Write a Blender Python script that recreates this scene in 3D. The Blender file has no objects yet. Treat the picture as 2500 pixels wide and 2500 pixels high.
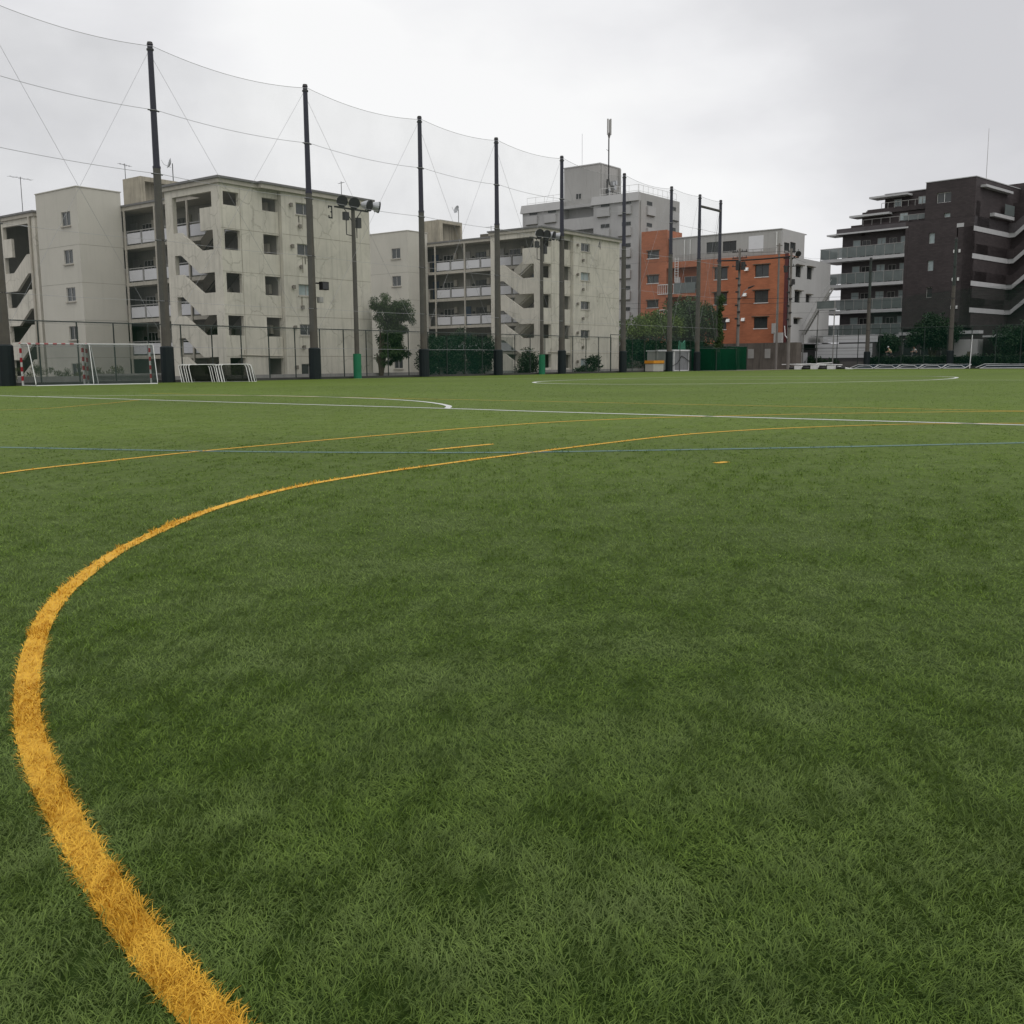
import bpy, math, random
import numpy as np
from mathutils import Matrix, Vector

random.seed(7)
RNG = np.random.default_rng(11)
S = bpy.context.scene
COL = S.collection

# ------------------------------------------------------------------ camera
# World axes follow the sports ground: +X along the row of tall net poles, +Y towards the blocks of flats.
HEAD, PITCH, ROLL, EYE = math.radians(37.6), math.atan(362.5 / 2490), .0076, .905
cam_d = bpy.data.cameras.new("camera")
cam = bpy.data.objects.new("camera", cam_d)
COL.objects.link(cam)
cam_d.sensor_width = 36
cam_d.lens = 36 * 2490 / 2500
cam_d.clip_start, cam_d.clip_end = .05, 3000
_f = Vector((math.cos(PITCH) * math.cos(HEAD), math.cos(PITCH) * math.sin(HEAD), -math.sin(PITCH)))
_r = Vector((math.sin(HEAD), -math.cos(HEAD), 0))
_u = _r.cross(_f)
_cr = _r * math.cos(ROLL) - _u * math.sin(ROLL)
_cu = _r * math.sin(ROLL) + _u * math.cos(ROLL)
cam.matrix_world = Matrix(((_cr.x, _cu.x, -_f.x, 0), (_cr.y, _cu.y, -_f.y, 0), (_cr.z, _cu.z, -_f.z, EYE), (0, 0, 0, 1)))
S.camera = cam

# ------------------------------------------------------------------ world: overcast sky
SUN_EL, SUN_AZ = math.radians(58), math.radians(250)      # azimuth counted from +X, counter-clockwise
W = bpy.data.worlds.new("World")
S.world = W
W.use_nodes = True
nt = W.node_tree
nt.nodes.clear()


def N(t, typ, **kw):
    n = t.nodes.new(typ)
    for k, v in kw.items():
        if k in ("ins",):
            for a, b in v.items():
                n.inputs[a].default_value = b
        else:
            setattr(n, k, v)
    return n


def ramp(t, fac, stops):
    n = t.nodes.new("ShaderNodeValToRGB")
    e = n.color_ramp.elements
    while len(e) < len(stops):
        e.new(.5)
    for i, (p, c) in enumerate(stops):
        e[i].position = p
        e[i].color = (c, c, c, 1) if isinstance(c, (int, float)) else (*c, 1)
    t.links.new(fac, n.inputs[0])
    return n.outputs[0]


out = N(nt, "ShaderNodeOutputWorld")
tc = N(nt, "ShaderNodeTexCoord")
mp = N(nt, "ShaderNodeMapping", ins={"Scale": (1.0, 1.0, 2.3), "Rotation": (0, 0, .35)})
n1 = N(nt, "ShaderNodeTexNoise", ins={"Scale": 1.7, "Detail": 3.0, "Roughness": .45, "Distortion": .25})
n2 = N(nt, "ShaderNodeTexNoise", ins={"Scale": 6.5, "Detail": 5.0, "Roughness": .5})
nt.links.new(tc.outputs["Generated"], mp.inputs[0])
nt.links.new(mp.outputs[0], n1.inputs[0])
nt.links.new(mp.outputs[0], n2.inputs[0])
mixn = N(nt, "ShaderNodeMix", data_type='FLOAT', ins={0: .32})
nt.links.new(n1.outputs[0], mixn.inputs[2])
nt.links.new(n2.outputs[0], mixn.inputs[3])
# two thinner places in the cloud layer, where the light comes through
acc = mixn.outputs[0]
for az_, el_, lo, k_ in ((44, 11, .968, .12), (28, 6.5, .98, .15), (18, 16, .96, -.05), (60, 16, .97, -.05)):
    v_ = Vector((math.cos(math.radians(el_)) * math.cos(math.radians(az_)), math.cos(math.radians(el_)) * math.sin(math.radians(az_)), math.sin(math.radians(el_))))
    nz_ = N(nt, "ShaderNodeVectorMath", operation='NORMALIZE')
    nt.links.new(tc.outputs["Generated"], nz_.inputs[0])
    dt = N(nt, "ShaderNodeVectorMath", operation='DOT_PRODUCT')
    nt.links.new(nz_.outputs[0], dt.inputs[0])
    dt.inputs[1].default_value = v_
    mr = N(nt, "ShaderNodeMapRange", interpolation_type='SMOOTHSTEP', ins={1: lo, 2: 1.0, 3: 0.0, 4: k_})
    nt.links.new(dt.outputs["Value"], mr.inputs[0])
    ad_ = N(nt, "ShaderNodeMath", operation='ADD')
    nt.links.new(acc, ad_.inputs[0])
    nt.links.new(mr.outputs[0], ad_.inputs[1])
    acc = ad_.outputs[0]
cloud = ramp(nt, acc, [(.32, (.66, .66, .685)), (.47, (.77, .77, .79)), (.58, (.90, .90, .915)), (.70, (1.0, 1.0, 1.0))])
# an overcast sky brightens gently towards the zenith
sep = N(nt, "ShaderNodeSeparateXYZ")
nt.links.new(tc.outputs["Generated"], sep.inputs[0])
gain = N(nt, "ShaderNodeMapRange", ins={1: .30, 2: 1.0, 3: 1.0, 4: 1.6})
nt.links.new(sep.outputs[2], gain.inputs[0])
bgc = N(nt, "ShaderNodeBackground")
nt.links.new(cloud, bgc.inputs[0])
nt.links.new(gain.outputs[0], bgc.inputs[1])
sky = N(nt, "ShaderNodeTexSky", sky_type='NISHITA', sun_disc=False)
sky.sun_elevation = SUN_EL
sky.sun_rotation = math.pi / 2 - SUN_AZ
bgs = N(nt, "ShaderNodeBackground", ins={1: .05})
nt.links.new(sky.outputs[0], bgs.inputs[0])
mx = N(nt, "ShaderNodeMixShader", ins={0: .94})
nt.links.new(bgs.outputs[0], mx.inputs[1])
nt.links.new(bgc.outputs[0], mx.inputs[2])
nt.links.new(mx.outputs[0], out.inputs[0])

sl = bpy.data.lights.new("sun", 'SUN')
sl.energy = .9
sl.angle = math.radians(60)
sl.color = (1, .97, .93)
so = bpy.data.objects.new("sun", sl)
COL.objects.link(so)
so.rotation_euler = Vector((math.cos(SUN_EL) * math.cos(SUN_AZ), math.cos(SUN_EL) * math.sin(SUN_AZ), math.sin(SUN_EL))).to_track_quat('Z', 'Y').to_euler()

S.view_settings.view_transform = 'Standard'
S.view_settings.look = 'None'
S.view_settings.exposure = 0
S.view_settings.gamma = 1
S.view_settings.use_curve_mapping = False

# ------------------------------------------------------------------ materials
MATS = {}


def mat(name, base, rough=.8, var=.12, scale=1.5, metal=0, spec=.3, streak=0, bump=0, bscale=20, alpha=None, detail=5):
    """Principled with a little uneven colour; streak adds vertical rain stains."""
    if name in MATS:
        return MATS[name]
    m = bpy.data.materials.new(name)
    m.use_nodes = True
    t = m.node_tree
    p = t.nodes["Principled BSDF"]
    p.inputs["Roughness"].default_value = rough
    p.inputs["Metallic"].default_value = metal
    p.inputs["Specular IOR Level"].default_value = spec
    g = N(t, "ShaderNodeNewGeometry")
    a = N(t, "ShaderNodeTexNoise", ins={"Scale": scale, "Detail": float(detail), "Roughness": .6})
    t.links.new(g.outputs["Position"], a.inputs[0])
    v = ramp(t, a.outputs[0], [(.25, 1 - var), (.75, 1 + var)])
    mul = N(t, "ShaderNodeMix", data_type='RGBA', blend_type='MULTIPLY', ins={0: 1.0, 6: (*base, 1)})
    t.links.new(v, mul.inputs[7])
    c = mul.outputs[2]
    if streak:
        mpn = N(t, "ShaderNodeMapping", ins={"Scale": (2.2, 2.2, .16)})
        t.links.new(g.outputs["Position"], mpn.inputs[0])
        b = N(t, "ShaderNodeTexNoise", ins={"Scale": 1.6, "Detail": 6.0, "Roughness": .65})
        t.links.new(mpn.outputs[0], b.inputs[0])
        sv = ramp(t, b.outputs[0], [(.50, 1.0), (.72, 1 - streak)])
        m2 = N(t, "ShaderNodeMix", data_type='RGBA', blend_type='MULTIPLY', ins={0: 1.0})
        t.links.new(c, m2.inputs[6])
        t.links.new(sv, m2.inputs[7])
        c = m2.outputs[2]
    t.links.new(c, p.inputs["Base Color"])
    if bump:
        b2 = N(t, "ShaderNodeTexNoise", ins={"Scale": float(bscale), "Detail": 4.0})
        t.links.new(g.outputs["Position"], b2.inputs[0])
        bp = N(t, "ShaderNodeBump", ins={"Strength": bump, "Distance": .02})
        t.links.new(b2.outputs[0], bp.inputs["Height"])
        t.links.new(bp.outputs[0], p.inputs["Normal"])
    if alpha is not None:
        p.inputs["Alpha"].default_value = alpha
    MATS[name] = m
    return m


def cracked(name, base, crack=.6, amount=.5):
    """Rendered concrete wall with filled cracks and rain stains."""
    m = mat(name, base, .9, .13, .7, streak=.26, bump=.15)
    t = m.node_tree
    p = t.nodes["Principled BSDF"]
    src = p.inputs["Base Color"].links[0].from_socket
    g = N(t, "ShaderNodeNewGeometry")
    w = N(t, "ShaderNodeTexNoise", ins={"Scale": .9, "Detail": 4.0, "Roughness": .6})
    t.links.new(g.outputs["Position"], w.inputs[0])
    add = N(t, "ShaderNodeMix", data_type='RGBA', blend_type='ADD', ins={0: 1.1})
    t.links.new(g.outputs["Position"], add.inputs[6])
    t.links.new(w.outputs[1], add.inputs[7])
    vo = N(t, "ShaderNodeTexVoronoi", feature='DISTANCE_TO_EDGE', ins={"Scale": .62})
    t.links.new(add.outputs[2], vo.inputs[0])
    line = ramp(t, vo.outputs[0], [(.010, 1.0), (.028, 0.0)])
    mk = N(t, "ShaderNodeTexNoise", ins={"Scale": .55, "Detail": 3.0})
    t.links.new(g.outputs["Position"], mk.inputs[0])
    mask = ramp(t, mk.outputs[0], [(.5 - .12 * amount, 0.0), (.60, 1.0)])
    mm = N(t, "ShaderNodeMath", operation='MULTIPLY')
    t.links.new(line, mm.inputs[0])
    t.links.new(mask, mm.inputs[1])
    mm2 = N(t, "ShaderNodeMath", operation='MULTIPLY', ins={1: .65})
    t.links.new(mm.outputs[0], mm2.inputs[0])
    mix = N(t, "ShaderNodeMix", data_type='RGBA', ins={7: (base[0] * crack, base[1] * crack, base[2] * crack * .97, 1)})
    t.links.new(mm2.outputs[0], mix.inputs[0])
    t.links.new(src, mix.inputs[6])
    t.links.new(mix.outputs[2], p.inputs["Base Color"])
    return m


def netmat(name, base, a):
    """Fine netting seen from far: each strand is far below a pixel."""
    if name in MATS:
        return MATS[name]
    m = bpy.data.materials.new(name)
    m.use_nodes = True
    t = m.node_tree
    t.nodes.clear()
    o = N(t, "ShaderNodeOutputMaterial")
    d = N(t, "ShaderNodeBsdfDiffuse", ins={0: (*base, 1)})
    tr = N(t, "ShaderNodeBsdfTransparent")
    x = N(t, "ShaderNodeMixShader")
    g = N(t, "ShaderNodeNewGeometry")
    n = N(t, "ShaderNodeTexNoise", ins={"Scale": .35, "Detail": 3.0})
    t.links.new(g.outputs["Position"], n.inputs[0])
    v = ramp(t, n.outputs[0], [(.3, a * .8), (.7, a * 1.2)])
    t.links.new(v, x.inputs[0])
    t.links.new(tr.outputs[0], x.inputs[1])
    t.links.new(d.outputs[0], x.inputs[2])
    t.links.new(x.outputs[0], o.inputs[0])
    MATS[name] = m
    return m


M_CREAM = cracked("cream_render", (.60, .57, .485))
M_CREAM2 = cracked("cream_render_four", (.59, .56, .48), amount=.3)
M_TOWER = mat("tower_render", (.53, .51, .44), .9, .05, .5, streak=.06)
M_SLAB = mat("gallery_concrete", (.44, .41, .345), .9, .12, 1.2, streak=.2)
M_STAIN = mat("stained_concrete", (.37, .335, .26), .95, .2, 1.2, streak=.5)
M_FLASH = mat("roof_edge_metal", (.17, .165, .16), .6, .2, 1.0)
M_PANEL = mat("white_panel", (.62, .62, .63), .5, .05, 1.0)
M_RAIL = mat("grey_rail", (.30, .295, .28), .5, .1, 3)
M_GLASS = mat("window_glass", (.045, .05, .05), .12, .3, .8, spec=.5)
M_GLASSD = mat("dark_window_glass", (.02, .022, .022), .15, .3, .8, spec=.4)
M_GLASSP = mat("pale_curtained_glass", (.30, .36, .36), .35, .2, 1.5, spec=.5)
M_FRAME = mat("window_frame", (.42, .41, .39), .5, .08, 2)
M_FRAMED = mat("dark_window_frame", (.06, .06, .06), .5, .08, 2)
M_DOOR = mat("door_grey", (.30, .29, .27), .5, .06, 1)
M_DOORB = mat("door_blue", (.035, .075, .14), .5, .06, 1)
M_SHADE = mat("shaded_inner_wall", (.12, .105, .080), .95, .15, .8)  # concrete darkened to stand in for stair shade; also plain dark hoods, hatch
M_BACK = mat("gallery_back_wall", (.24, .23, .20), .95, .15, .8, streak=.2)  # wall colour lowered to carry the shade at the back of the gallery
M_JOINT = mat("joint_line", (.30, .275, .22), .95, .2, .8)
M_JOINTP = mat("tower_joint_line", (.33, .32, .27), .95, .2, .8)
M_VENT = mat("vent_hood", (.20, .18, .15), .6, .1, 5)
M_BLACK = mat("black_paint", (.012, .012, .012), .6, .1, 5)
M_GREYT = mat("grey_tile_wall", (.415, .41, .40), .8, .05, .4, streak=.07)
M_GREYT2 = mat("grey_side_wall", (.37, .362, .345), .85, .06, .3, streak=.12)
M_DARKM = mat("dark_metal", (.035, .034, .033), .5, .15, 4)
M_POLE = mat("pole_concrete", (.085, .078, .066), .85, .18, 2.0, bump=.2)
M_POLET = mat("pole_painted_steel", (.022, .020, .038), .5, .12, 2.0)
M_PAD = mat("dark_green_pad", (.004, .010, .011), .6, .2, 2.5)
M_PADG = mat("bright_green_pad", (.010, .135, .060), .55, .15, 2.5)
M_WIRE = mat("wire", (.34, .34, .35), .5, .05, 3)
M_CABLE = mat("black_cable", (.02, .02, .02), .6, .05, 3)
M_FENCE = mat("fence_steel", (.030, .040, .034), .55, .1, 3)
M_WHITE = mat("white_tube", (.66, .66, .64), .4, .08, 3)
M_RED = mat("red_tube", (.42, .02, .03), .4, .08, 3)
M_ALU = mat("aluminium", (.40, .41, .42), .4, .1, 3, metal=.3)
M_BARK = mat("bark", (.07, .055, .04), .9, .25, 6, bump=.4)
M_ASPH = mat("asphalt_ground", (.13, .12, .115), .95, .2, .8, bump=.2)
M_KERB = mat("kerb_concrete", (.30, .29, .27), .9, .15, 1.5, streak=.2)
M_KERBD = mat("fence_footing", (.05, .052, .045), .9, .2, 1.5)
M_ORANGE = None
M_SKIN = mat("skin", (.42, .25, .18), .6, .05, 5)


def tilemat(name, base, mortar, sx, sz, var=.2):
    """Small wall tiles: courses follow height, joints too fine to model at this distance."""
    m = bpy.data.materials.new(name)
    m.use_nodes = True
    t = m.node_tree
    p = t.nodes["Principled BSDF"]
    p.inputs["Roughness"].default_value = .7
    p.inputs["Specular IOR Level"].default_value = .3
    g = N(t, "ShaderNodeNewGeometry")
    s = N(t, "ShaderNodeSeparateXYZ")
    t.links.new(g.outputs["Position"], s.inputs[0])
    ad = N(t, "ShaderNodeMath", operation='ADD')
    t.links.new(s.outputs[0], ad.inputs[0])
    t.links.new(s.outputs[1], ad.inputs[1])
    cb = N(t, "ShaderNodeCombineXYZ")
    t.links.new(ad.outputs[0], cb.inputs[0])
    t.links.new(s.outputs[2], cb.inputs[1])
    br = N(t, "ShaderNodeTexBrick", ins={"Scale": 1.0, "Mortar Size": .012, "Brick Width": sx, "Row Height": sz,
                                         "Color1": (*[b * (1 - var) for b in base], 1), "Color2": (*[b * (1 + var) for b in base], 1), "Mortar": (*mortar, 1)})
    t.links.new(cb.outputs[0], br.inputs[0])
    n = N(t, "ShaderNodeTexNoise", ins={"Scale": .5, "Detail": 5.0})
    t.links.new(g.outputs["Position"], n.inputs[0])
    v = ramp(t, n.outputs[0], [(.3, .85), (.7, 1.12)])
    mu = N(t, "ShaderNodeMix", data_type='RGBA', blend_type='MULTIPLY', ins={0: 1.0})
    t.links.new(br.outputs[0], mu.inputs[6])
    t.links.new(v, mu.inputs[7])
    t.links.new(mu.outputs[2], p.inputs["Base Color"])
    return m


M_ORANGE = tilemat("orange_tile", (.37, .128, .062), (.33, .14, .08), .45, .16, .10)
M_BROWN = tilemat("dark_brown_tile", (.046, .037, .037), (.034, .029, .030), .50, .18, .15)
M_BROWN2 = tilemat("grey_brown_tile", (.085, .076, .080), (.06, .055, .055), .50, .18, .10)
M_BGLASS = mat("balcony_glass", (.15, .175, .17), .3, .15, 1.2, spec=.5, alpha=.75)
M_EDGE = mat("pale_slab_edge", (.42, .42, .42), .7, .08, 1.5)


def leafmat(name, c1, c2, rough=.55):
    m = bpy.data.materials.new(name)
    m.use_nodes = True
    t = m.node_tree
    p = t.nodes["Principled BSDF"]
    p.inputs["Roughness"].default_value = rough
    p.inputs["Specular IOR Level"].default_value = .25
    a = N(t, "ShaderNodeAttribute", attribute_name="rnd")
    mx_ = N(t, "ShaderNodeMix", data_type='RGBA', ins={6: (*c1, 1), 7: (*c2, 1)})
    t.links.new(a.outputs["Fac"], mx_.inputs[0])
    t.links.new(mx_.outputs[2], p.inputs["Base Color"])
    return m


M_LEAF = leafmat("leaf_mid", (.020, .045, .014), (.065, .115, .030))
M_LEAFD = leafmat("leaf_dark", (.010, .026, .012), (.030, .062, .022))
M_LEAFY = leafmat("leaf_yellow_green", (.045, .090, .014), (.13, .19, .035))


# ------------------------------------------------------------------ mesh helpers
class F:
    """A wall plane: origin, direction along the wall, direction into the building."""

    def __init__(s, o, u=(1, 0), n=(0, 1)):
        s.o, s.u, s.n = o, u, n

    def P(s, u, d, z):
        return (s.o[0] + s.u[0] * u + s.n[0] * d, s.o[1] + s.u[1] * u + s.n[1] * d, z)


class MB:
    def __init__(s):
        s.v, s.f = [], []

    def box(s, fr, u0, u1, d0, d1, z0, z1):
        k = len(s.v)
        s.v += [fr.P(u, d, z) for z in (z0, z1) for d in (d0, d1) for u in (u0, u1)]
        s.f += [tuple(k + i for i in q) for q in ((0, 2, 3, 1), (4, 5, 7, 6), (0, 1, 5, 4), (2, 6, 7, 3), (0, 4, 6, 2), (1, 3, 7, 5))]
        return s

    def prism(s, fr, poly, d0, d1):
        k, n = len(s.v), len(poly)
        s.v += [fr.P(u, d0, z) for u, z in poly] + [fr.P(u, d1, z) for u, z in poly]
        s.f += [tuple(range(k, k + n)), tuple(range(k + 2 * n - 1, k + n - 1, -1))]
        s.f += [(k + i, k + n + i, k + n + (i + 1) % n, k + (i + 1) % n) for i in range(n)]
        return s

    def tube(s, p, q, r0, r1=None, n=8, cap=True):
        r1 = r0 if r1 is None else r1
        p, q = Vector(p), Vector(q)
        a = (q - p).normalized()
        b = a.orthogonal().normalized()
        c = a.cross(b)
        k = len(s.v)
        for P_, r in ((p, r0), (q, r1)):
            for i in range(n):
                t = 2 * math.pi * i / n
                s.v.append(tuple(P_ + (b * math.cos(t) + c * math.sin(t)) * r))
        s.f += [(k + i, k + (i + 1) % n, k + n + (i + 1) % n, k + n + i) for i in range(n)]
        if cap:
            s.f += [tuple(range(k + n - 1, k - 1, -1)), tuple(range(k + n, k + 2 * n))]
        return s

    def path(s, pts, r, n=6):
        for a, b in zip(pts, pts[1:]):
            s.tube(a, b, r, r, n)
        return s

    def quad(s, a, b, c, d):
        k = len(s.v)
        s.v += [a, b, c, d]
        s.f.append((k, k + 1, k + 2, k + 3))
        return s


def new_obj(name, me, m, parent=None, loc=(0, 0, 0)):
    if m is not None and not me.materials:
        me.materials.append(m)
    o = bpy.data.objects.new(name, me)
    COL.objects.link(o)
    o.location = loc
    if parent is not None:
        o.parent = parent
    return o


def root_of(p):
    while p.parent:
        p = p.parent
    return Vector(p.location)


def part(name, mb, m, parent, label=None, kind=None):
    off = root_of(parent)
    # chain of part locations below the root
    q = parent
    while q.parent:
        off = off + Vector(q.location)
        q = q.parent
    me = bpy.data.meshes.new(name)
    me.from_pydata([tuple(Vector(v) - off) for v in mb.v], [], mb.f)
    o = new_obj(name, me, m, parent)
    if label:
        o["label"] = label
    if kind:
        o["kind"] = kind
    return o


def tag(o, label=None, cat=None, group=None, kind=None):
    for k, v in (("label", label), ("category", cat), ("group", group), ("kind", kind)):
        if v:
            o[k] = v
    return o


def thing(name, loc, label, cat, group=None):
    o = bpy.data.objects.new(name, None)
    o.empty_display_size = .3
    COL.objects.link(o)
    o.location = loc
    return tag(o, label, cat, group)


def single(name, mb, m, label=None, cat=None, group=None, kind=None, loc=None):
    """A thing that is one mesh; its origin is put at the middle of its base."""
    vs = np.array(mb.v)
    c = Vector(loc) if loc else Vector((float(vs[:, 0].mean()), float(vs[:, 1].mean()), float(vs[:, 2].min())))
    me = bpy.data.meshes.new(name)
    me.from_pydata([tuple(Vector(v) - c) for v in mb.v], [], mb.f)
    o = new_obj(name, me, m, None, c)
    return tag(o, label, cat, group, kind)


def copy_tree(o, parent=None, loc=None):
    c = o.copy()
    COL.objects.link(c)
    if parent is not None:
        c.parent = parent
    if loc is not None:
        c.location = loc
    for ch in list(o.children):
        copy_tree(ch, c)
    return c


def holes_wall(mb, fr, u0, u1, z0, z1, th, holes, d0=0):
    """A wall slab with rectangular openings (u0,u1,z0,z1)."""
    us = sorted({u0, u1, *[h[0] for h in holes], *[h[1] for h in holes]})
    us = [u for u in us if u0 <= u <= u1]
    for a, b in zip(us, us[1:]):
        hs = sorted((h[2], h[3]) for h in holes if h[0] <= a + 1e-6 and h[1] >= b - 1e-6)
        z = z0
        for c, d in hs:
            if c > z:
                mb.box(fr, a, b, d0, d0 + th, z, c)
            z = max(z, d)
        if z < z1:
            mb.box(fr, a, b, d0, d0 + th, z, z1)
    return mb


WCACHE = {}


def window(parent, fr, u, z, w, h, d=.12, glass=None, frame=None, mull=1, sill=None, name="window", bar=.05):
    """window (frame) > pane, sill. Local meshes are shared between alike windows."""
    glass, frame = glass or M_GLASS, frame or M_FRAME
    key = (round(w, 3), round(h, 3), fr.u, fr.n, glass.name, frame.name, mull, bool(sill), bar)
    if key not in WCACHE:
        L = F((0, 0), fr.u, fr.n)
        a, b, c = MB(), MB(), MB()
        a.box(L, 0, w, 0, .06, 0, bar).box(L, 0, w, 0, .06, h - bar, h)
        a.box(L, 0, bar, 0, .06, bar, h - bar).box(L, w - bar, w, 0, .06, bar, h - bar)
        for i in range(mull):
            x = w * (i + 1) / (mull + 1)
            a.box(L, x - bar / 2, x + bar / 2, -.01, .05, bar, h - bar)
        b.box(L, bar * .5, w - bar * .5, .03, .045, bar * .5, h - bar * .5)
        c.box(L, -.06, w + .06, -.18, .0, -.09, -.01)
        ms = []
        for nm, q in (("window_frame", a), ("pane", b), ("sill", c)):
            me = bpy.data.meshes.new(nm)
            me.from_pydata(q.v, [], q.f)
            ms.append(me)
        ms[0].materials.append(frame)
        ms[1].materials.append(glass)
        ms[2].materials.append(sill or M_FRAME)
        WCACHE[key] = ms
    ms = WCACHE[key]
    P_ = Vector(fr.P(u, d, z)) - root_of(parent)
    o = new_obj(name, ms[0], None, parent, P_)
    new_obj("pane", ms[1], None, o)
    if sill:
        new_obj("sill", ms[2], None, o)
    return o


def np_mesh(name, verts, faces_idx, loop_start, loop_total, rnd, m, kind=None):
    me = bpy.data.meshes.new(name)
    me.vertices.add(len(verts))
    me.vertices.foreach_set("co", verts.astype(np.float32).ravel())
    me.loops.add(len(faces_idx))
    me.loops.foreach_set("vertex_index", faces_idx.astype(np.int32))
    me.polygons.add(len(loop_start))
    me.polygons.foreach_set("loop_start", loop_start.astype(np.int32))
    me.update(calc_edges=True)
    at = me.attributes.new("rnd", 'FLOAT', 'POINT')
    at.data.foreach_set("value", rnd.astype(np.float32))
    o = new_obj(name, me, m)
    if kind:
        o["kind"] = kind
    return o

# ------------------------------------------------------------------ the ground
def sheet(name, pts, z, m, kind="structure", label=None):
    mb = MB()
    mb.v = [(x, y, z) for x, y in pts]
    mb.f = [tuple(range(len(pts)))]
    me = bpy.data.meshes.new(name)
    me.from_pydata(mb.v, [], mb.f)
    o = new_obj(name, me, m)
    return tag(o, label, None, None, kind)


def turf_material(name, dark, light, pale, amp=1.0, trans=0.0):
    """Artificial turf: patches of wear and of painted sheen from flattened fibres, in several sizes. Shared by the mat and the blades on it."""
    m = bpy.data.materials.new(name)
    m.use_nodes = True
    t = m.node_tree
    p = t.nodes["Principled BSDF"]
    p.inputs["Roughness"].default_value = .7
    p.inputs["Specular IOR Level"].default_value = .25
    g = N(t, "ShaderNodeNewGeometry")
    a = N(t, "ShaderNodeAttribute", attribute_name="rnd")
    n1 = N(t, "ShaderNodeTexNoise", ins={"Scale": 1.7, "Detail": 6.0, "Roughness": .68})
    n2 = N(t, "ShaderNodeTexNoise", ins={"Scale": 8.0, "Detail": 4.0, "Roughness": .7})
    n3 = N(t, "ShaderNodeTexNoise", ins={"Scale": .16, "Detail": 3.0})
    for n in (n1, n2, n3):
        t.links.new(g.outputs["Position"], n.inputs[0])
    c1 = N(t, "ShaderNodeMix", data_type='RGBA', ins={6: (*dark, 1), 7: (*light, 1)})
    t.links.new(a.outputs["Fac"], c1.inputs[0])
    w = ramp(t, n1.outputs[0], [(.40, 0.0), (.68, .60 * amp)])  # pale patches put the sheen of leaning fibres into the colour
    c2 = N(t, "ShaderNodeMix", data_type='RGBA', ins={7: (*pale, 1)})
    t.links.new(w, c2.inputs[0])
    t.links.new(c1.outputs[2], c2.inputs[6])
    v = ramp(t, n2.outputs[0], [(.3, 1 - .20 * amp), (.7, 1 + .14 * amp)])
    v3 = ramp(t, n3.outputs[0], [(.3, .86), (.7, 1.08)])
    m1 = N(t, "ShaderNodeMix", data_type='RGBA', blend_type='MULTIPLY', ins={0: 1.0})
    m2 = N(t, "ShaderNodeMix", data_type='RGBA', blend_type='MULTIPLY', ins={0: 1.0})
    t.links.new(c2.outputs[2], m1.inputs[6])
    t.links.new(v, m1.inputs[7])
    t.links.new(m1.outputs[2], m2.inputs[6])
    t.links.new(v3, m2.inputs[7])
    t.links.new(m2.outputs[2], p.inputs["Base Color"])
    if trans:
        # thin plastic fibres let part of the light through
        tl = N(t, "ShaderNodeBsdfTranslucent")
        t.links.new(m2.outputs[2], tl.inputs[0])
        ms = N(t, "ShaderNodeMixShader", ins={0: trans})
        t.links.new(p.outputs[0], ms.inputs[1])
        t.links.new(tl.outputs[0], ms.inputs[2])
        t.links.new(ms.outputs[0], t.nodes["Material Output"].inputs[0])
    return m


G_DARK, G_LIGHT, G_PALE = (.060, .108, .014), (.178, .272, .042), (.205, .270, .092)
M_BLADE = turf_material("turf_blades", G_DARK, G_LIGHT, G_PALE, 1.0, .35)
M_TURF = turf_material("turf_mat", (.086, .132, .012), (.086, .132, .012), (.125, .168, .052), .8)
_t = M_TURF.node_tree
_p = _t.nodes["Principled BSDF"]
_p.inputs["Specular IOR Level"].default_value = .08
_src = _p.inputs["Base Color"].links[0].from_socket
_g0 = N(_t, "ShaderNodeNewGeometry")
_s0 = N(_t, "ShaderNodeSeparateXYZ")
_t.links.new(_g0.outputs["Position"], _s0.inputs[0])
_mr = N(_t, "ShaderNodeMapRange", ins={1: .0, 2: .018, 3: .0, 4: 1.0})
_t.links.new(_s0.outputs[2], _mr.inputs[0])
_ns = N(_t, "ShaderNodeTexNoise", ins={"Scale": 22.0, "Detail": 4.0, "Roughness": .75})
_t.links.new(_g0.outputs["Position"], _ns.inputs[0])
_nv = ramp(_t, _ns.outputs[0], [(.36, .62), (.60, 1.16)])
_mm = N(_t, "ShaderNodeMix", data_type='RGBA', blend_type='MULTIPLY', ins={0: 1.0})
_t.links.new(_src, _mm.inputs[6])
_t.links.new(_nv, _mm.inputs[7])
_src = _mm.outputs[2]
_mx = N(_t, "ShaderNodeMix", data_type='RGBA', ins={6: (.020, .040, .005, 1)})  # gap shade to lit fibre tips painted by height, brightening with distance
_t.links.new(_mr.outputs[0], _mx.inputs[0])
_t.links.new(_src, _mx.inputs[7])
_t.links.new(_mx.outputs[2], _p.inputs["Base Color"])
_g = N(_t, "ShaderNodeNewGeometry")
_n = N(_t, "ShaderNodeTexNoise", ins={"Scale": 45.0, "Detail": 3.0})
_t.links.new(_g.outputs["Position"], _n.inputs[0])
_b = N(_t, "ShaderNodeBump", ins={"Strength": .5, "Distance": .02})
_t.links.new(_n.outputs[0], _b.inputs["Height"])
_t.links.new(_b.outputs[0], _t.nodes["Principled BSDF"].inputs["Normal"])
M_YEL = turf_material("yellow_fibre", (.50, .265, .018), (.72, .42, .040), (.66, .40, .05), .2)
M_WHT = turf_material("white_fibre", (.42, .43, .42), (.62, .63, .62), (.58, .60, .58), .2)
M_BLU = turf_material("blue_fibre", (.080, .146, .11), (.098, .178, .175), (.10, .175, .12), .5)

sheet("ground", [(-900, -900), (1500, -900), (1500, 1500), (-900, 1500)], -.05, M_ASPH)
# turf is one sheet, ending at the far side under the stored goals and at the footing of the long fence
turf_far = 111.5


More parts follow.
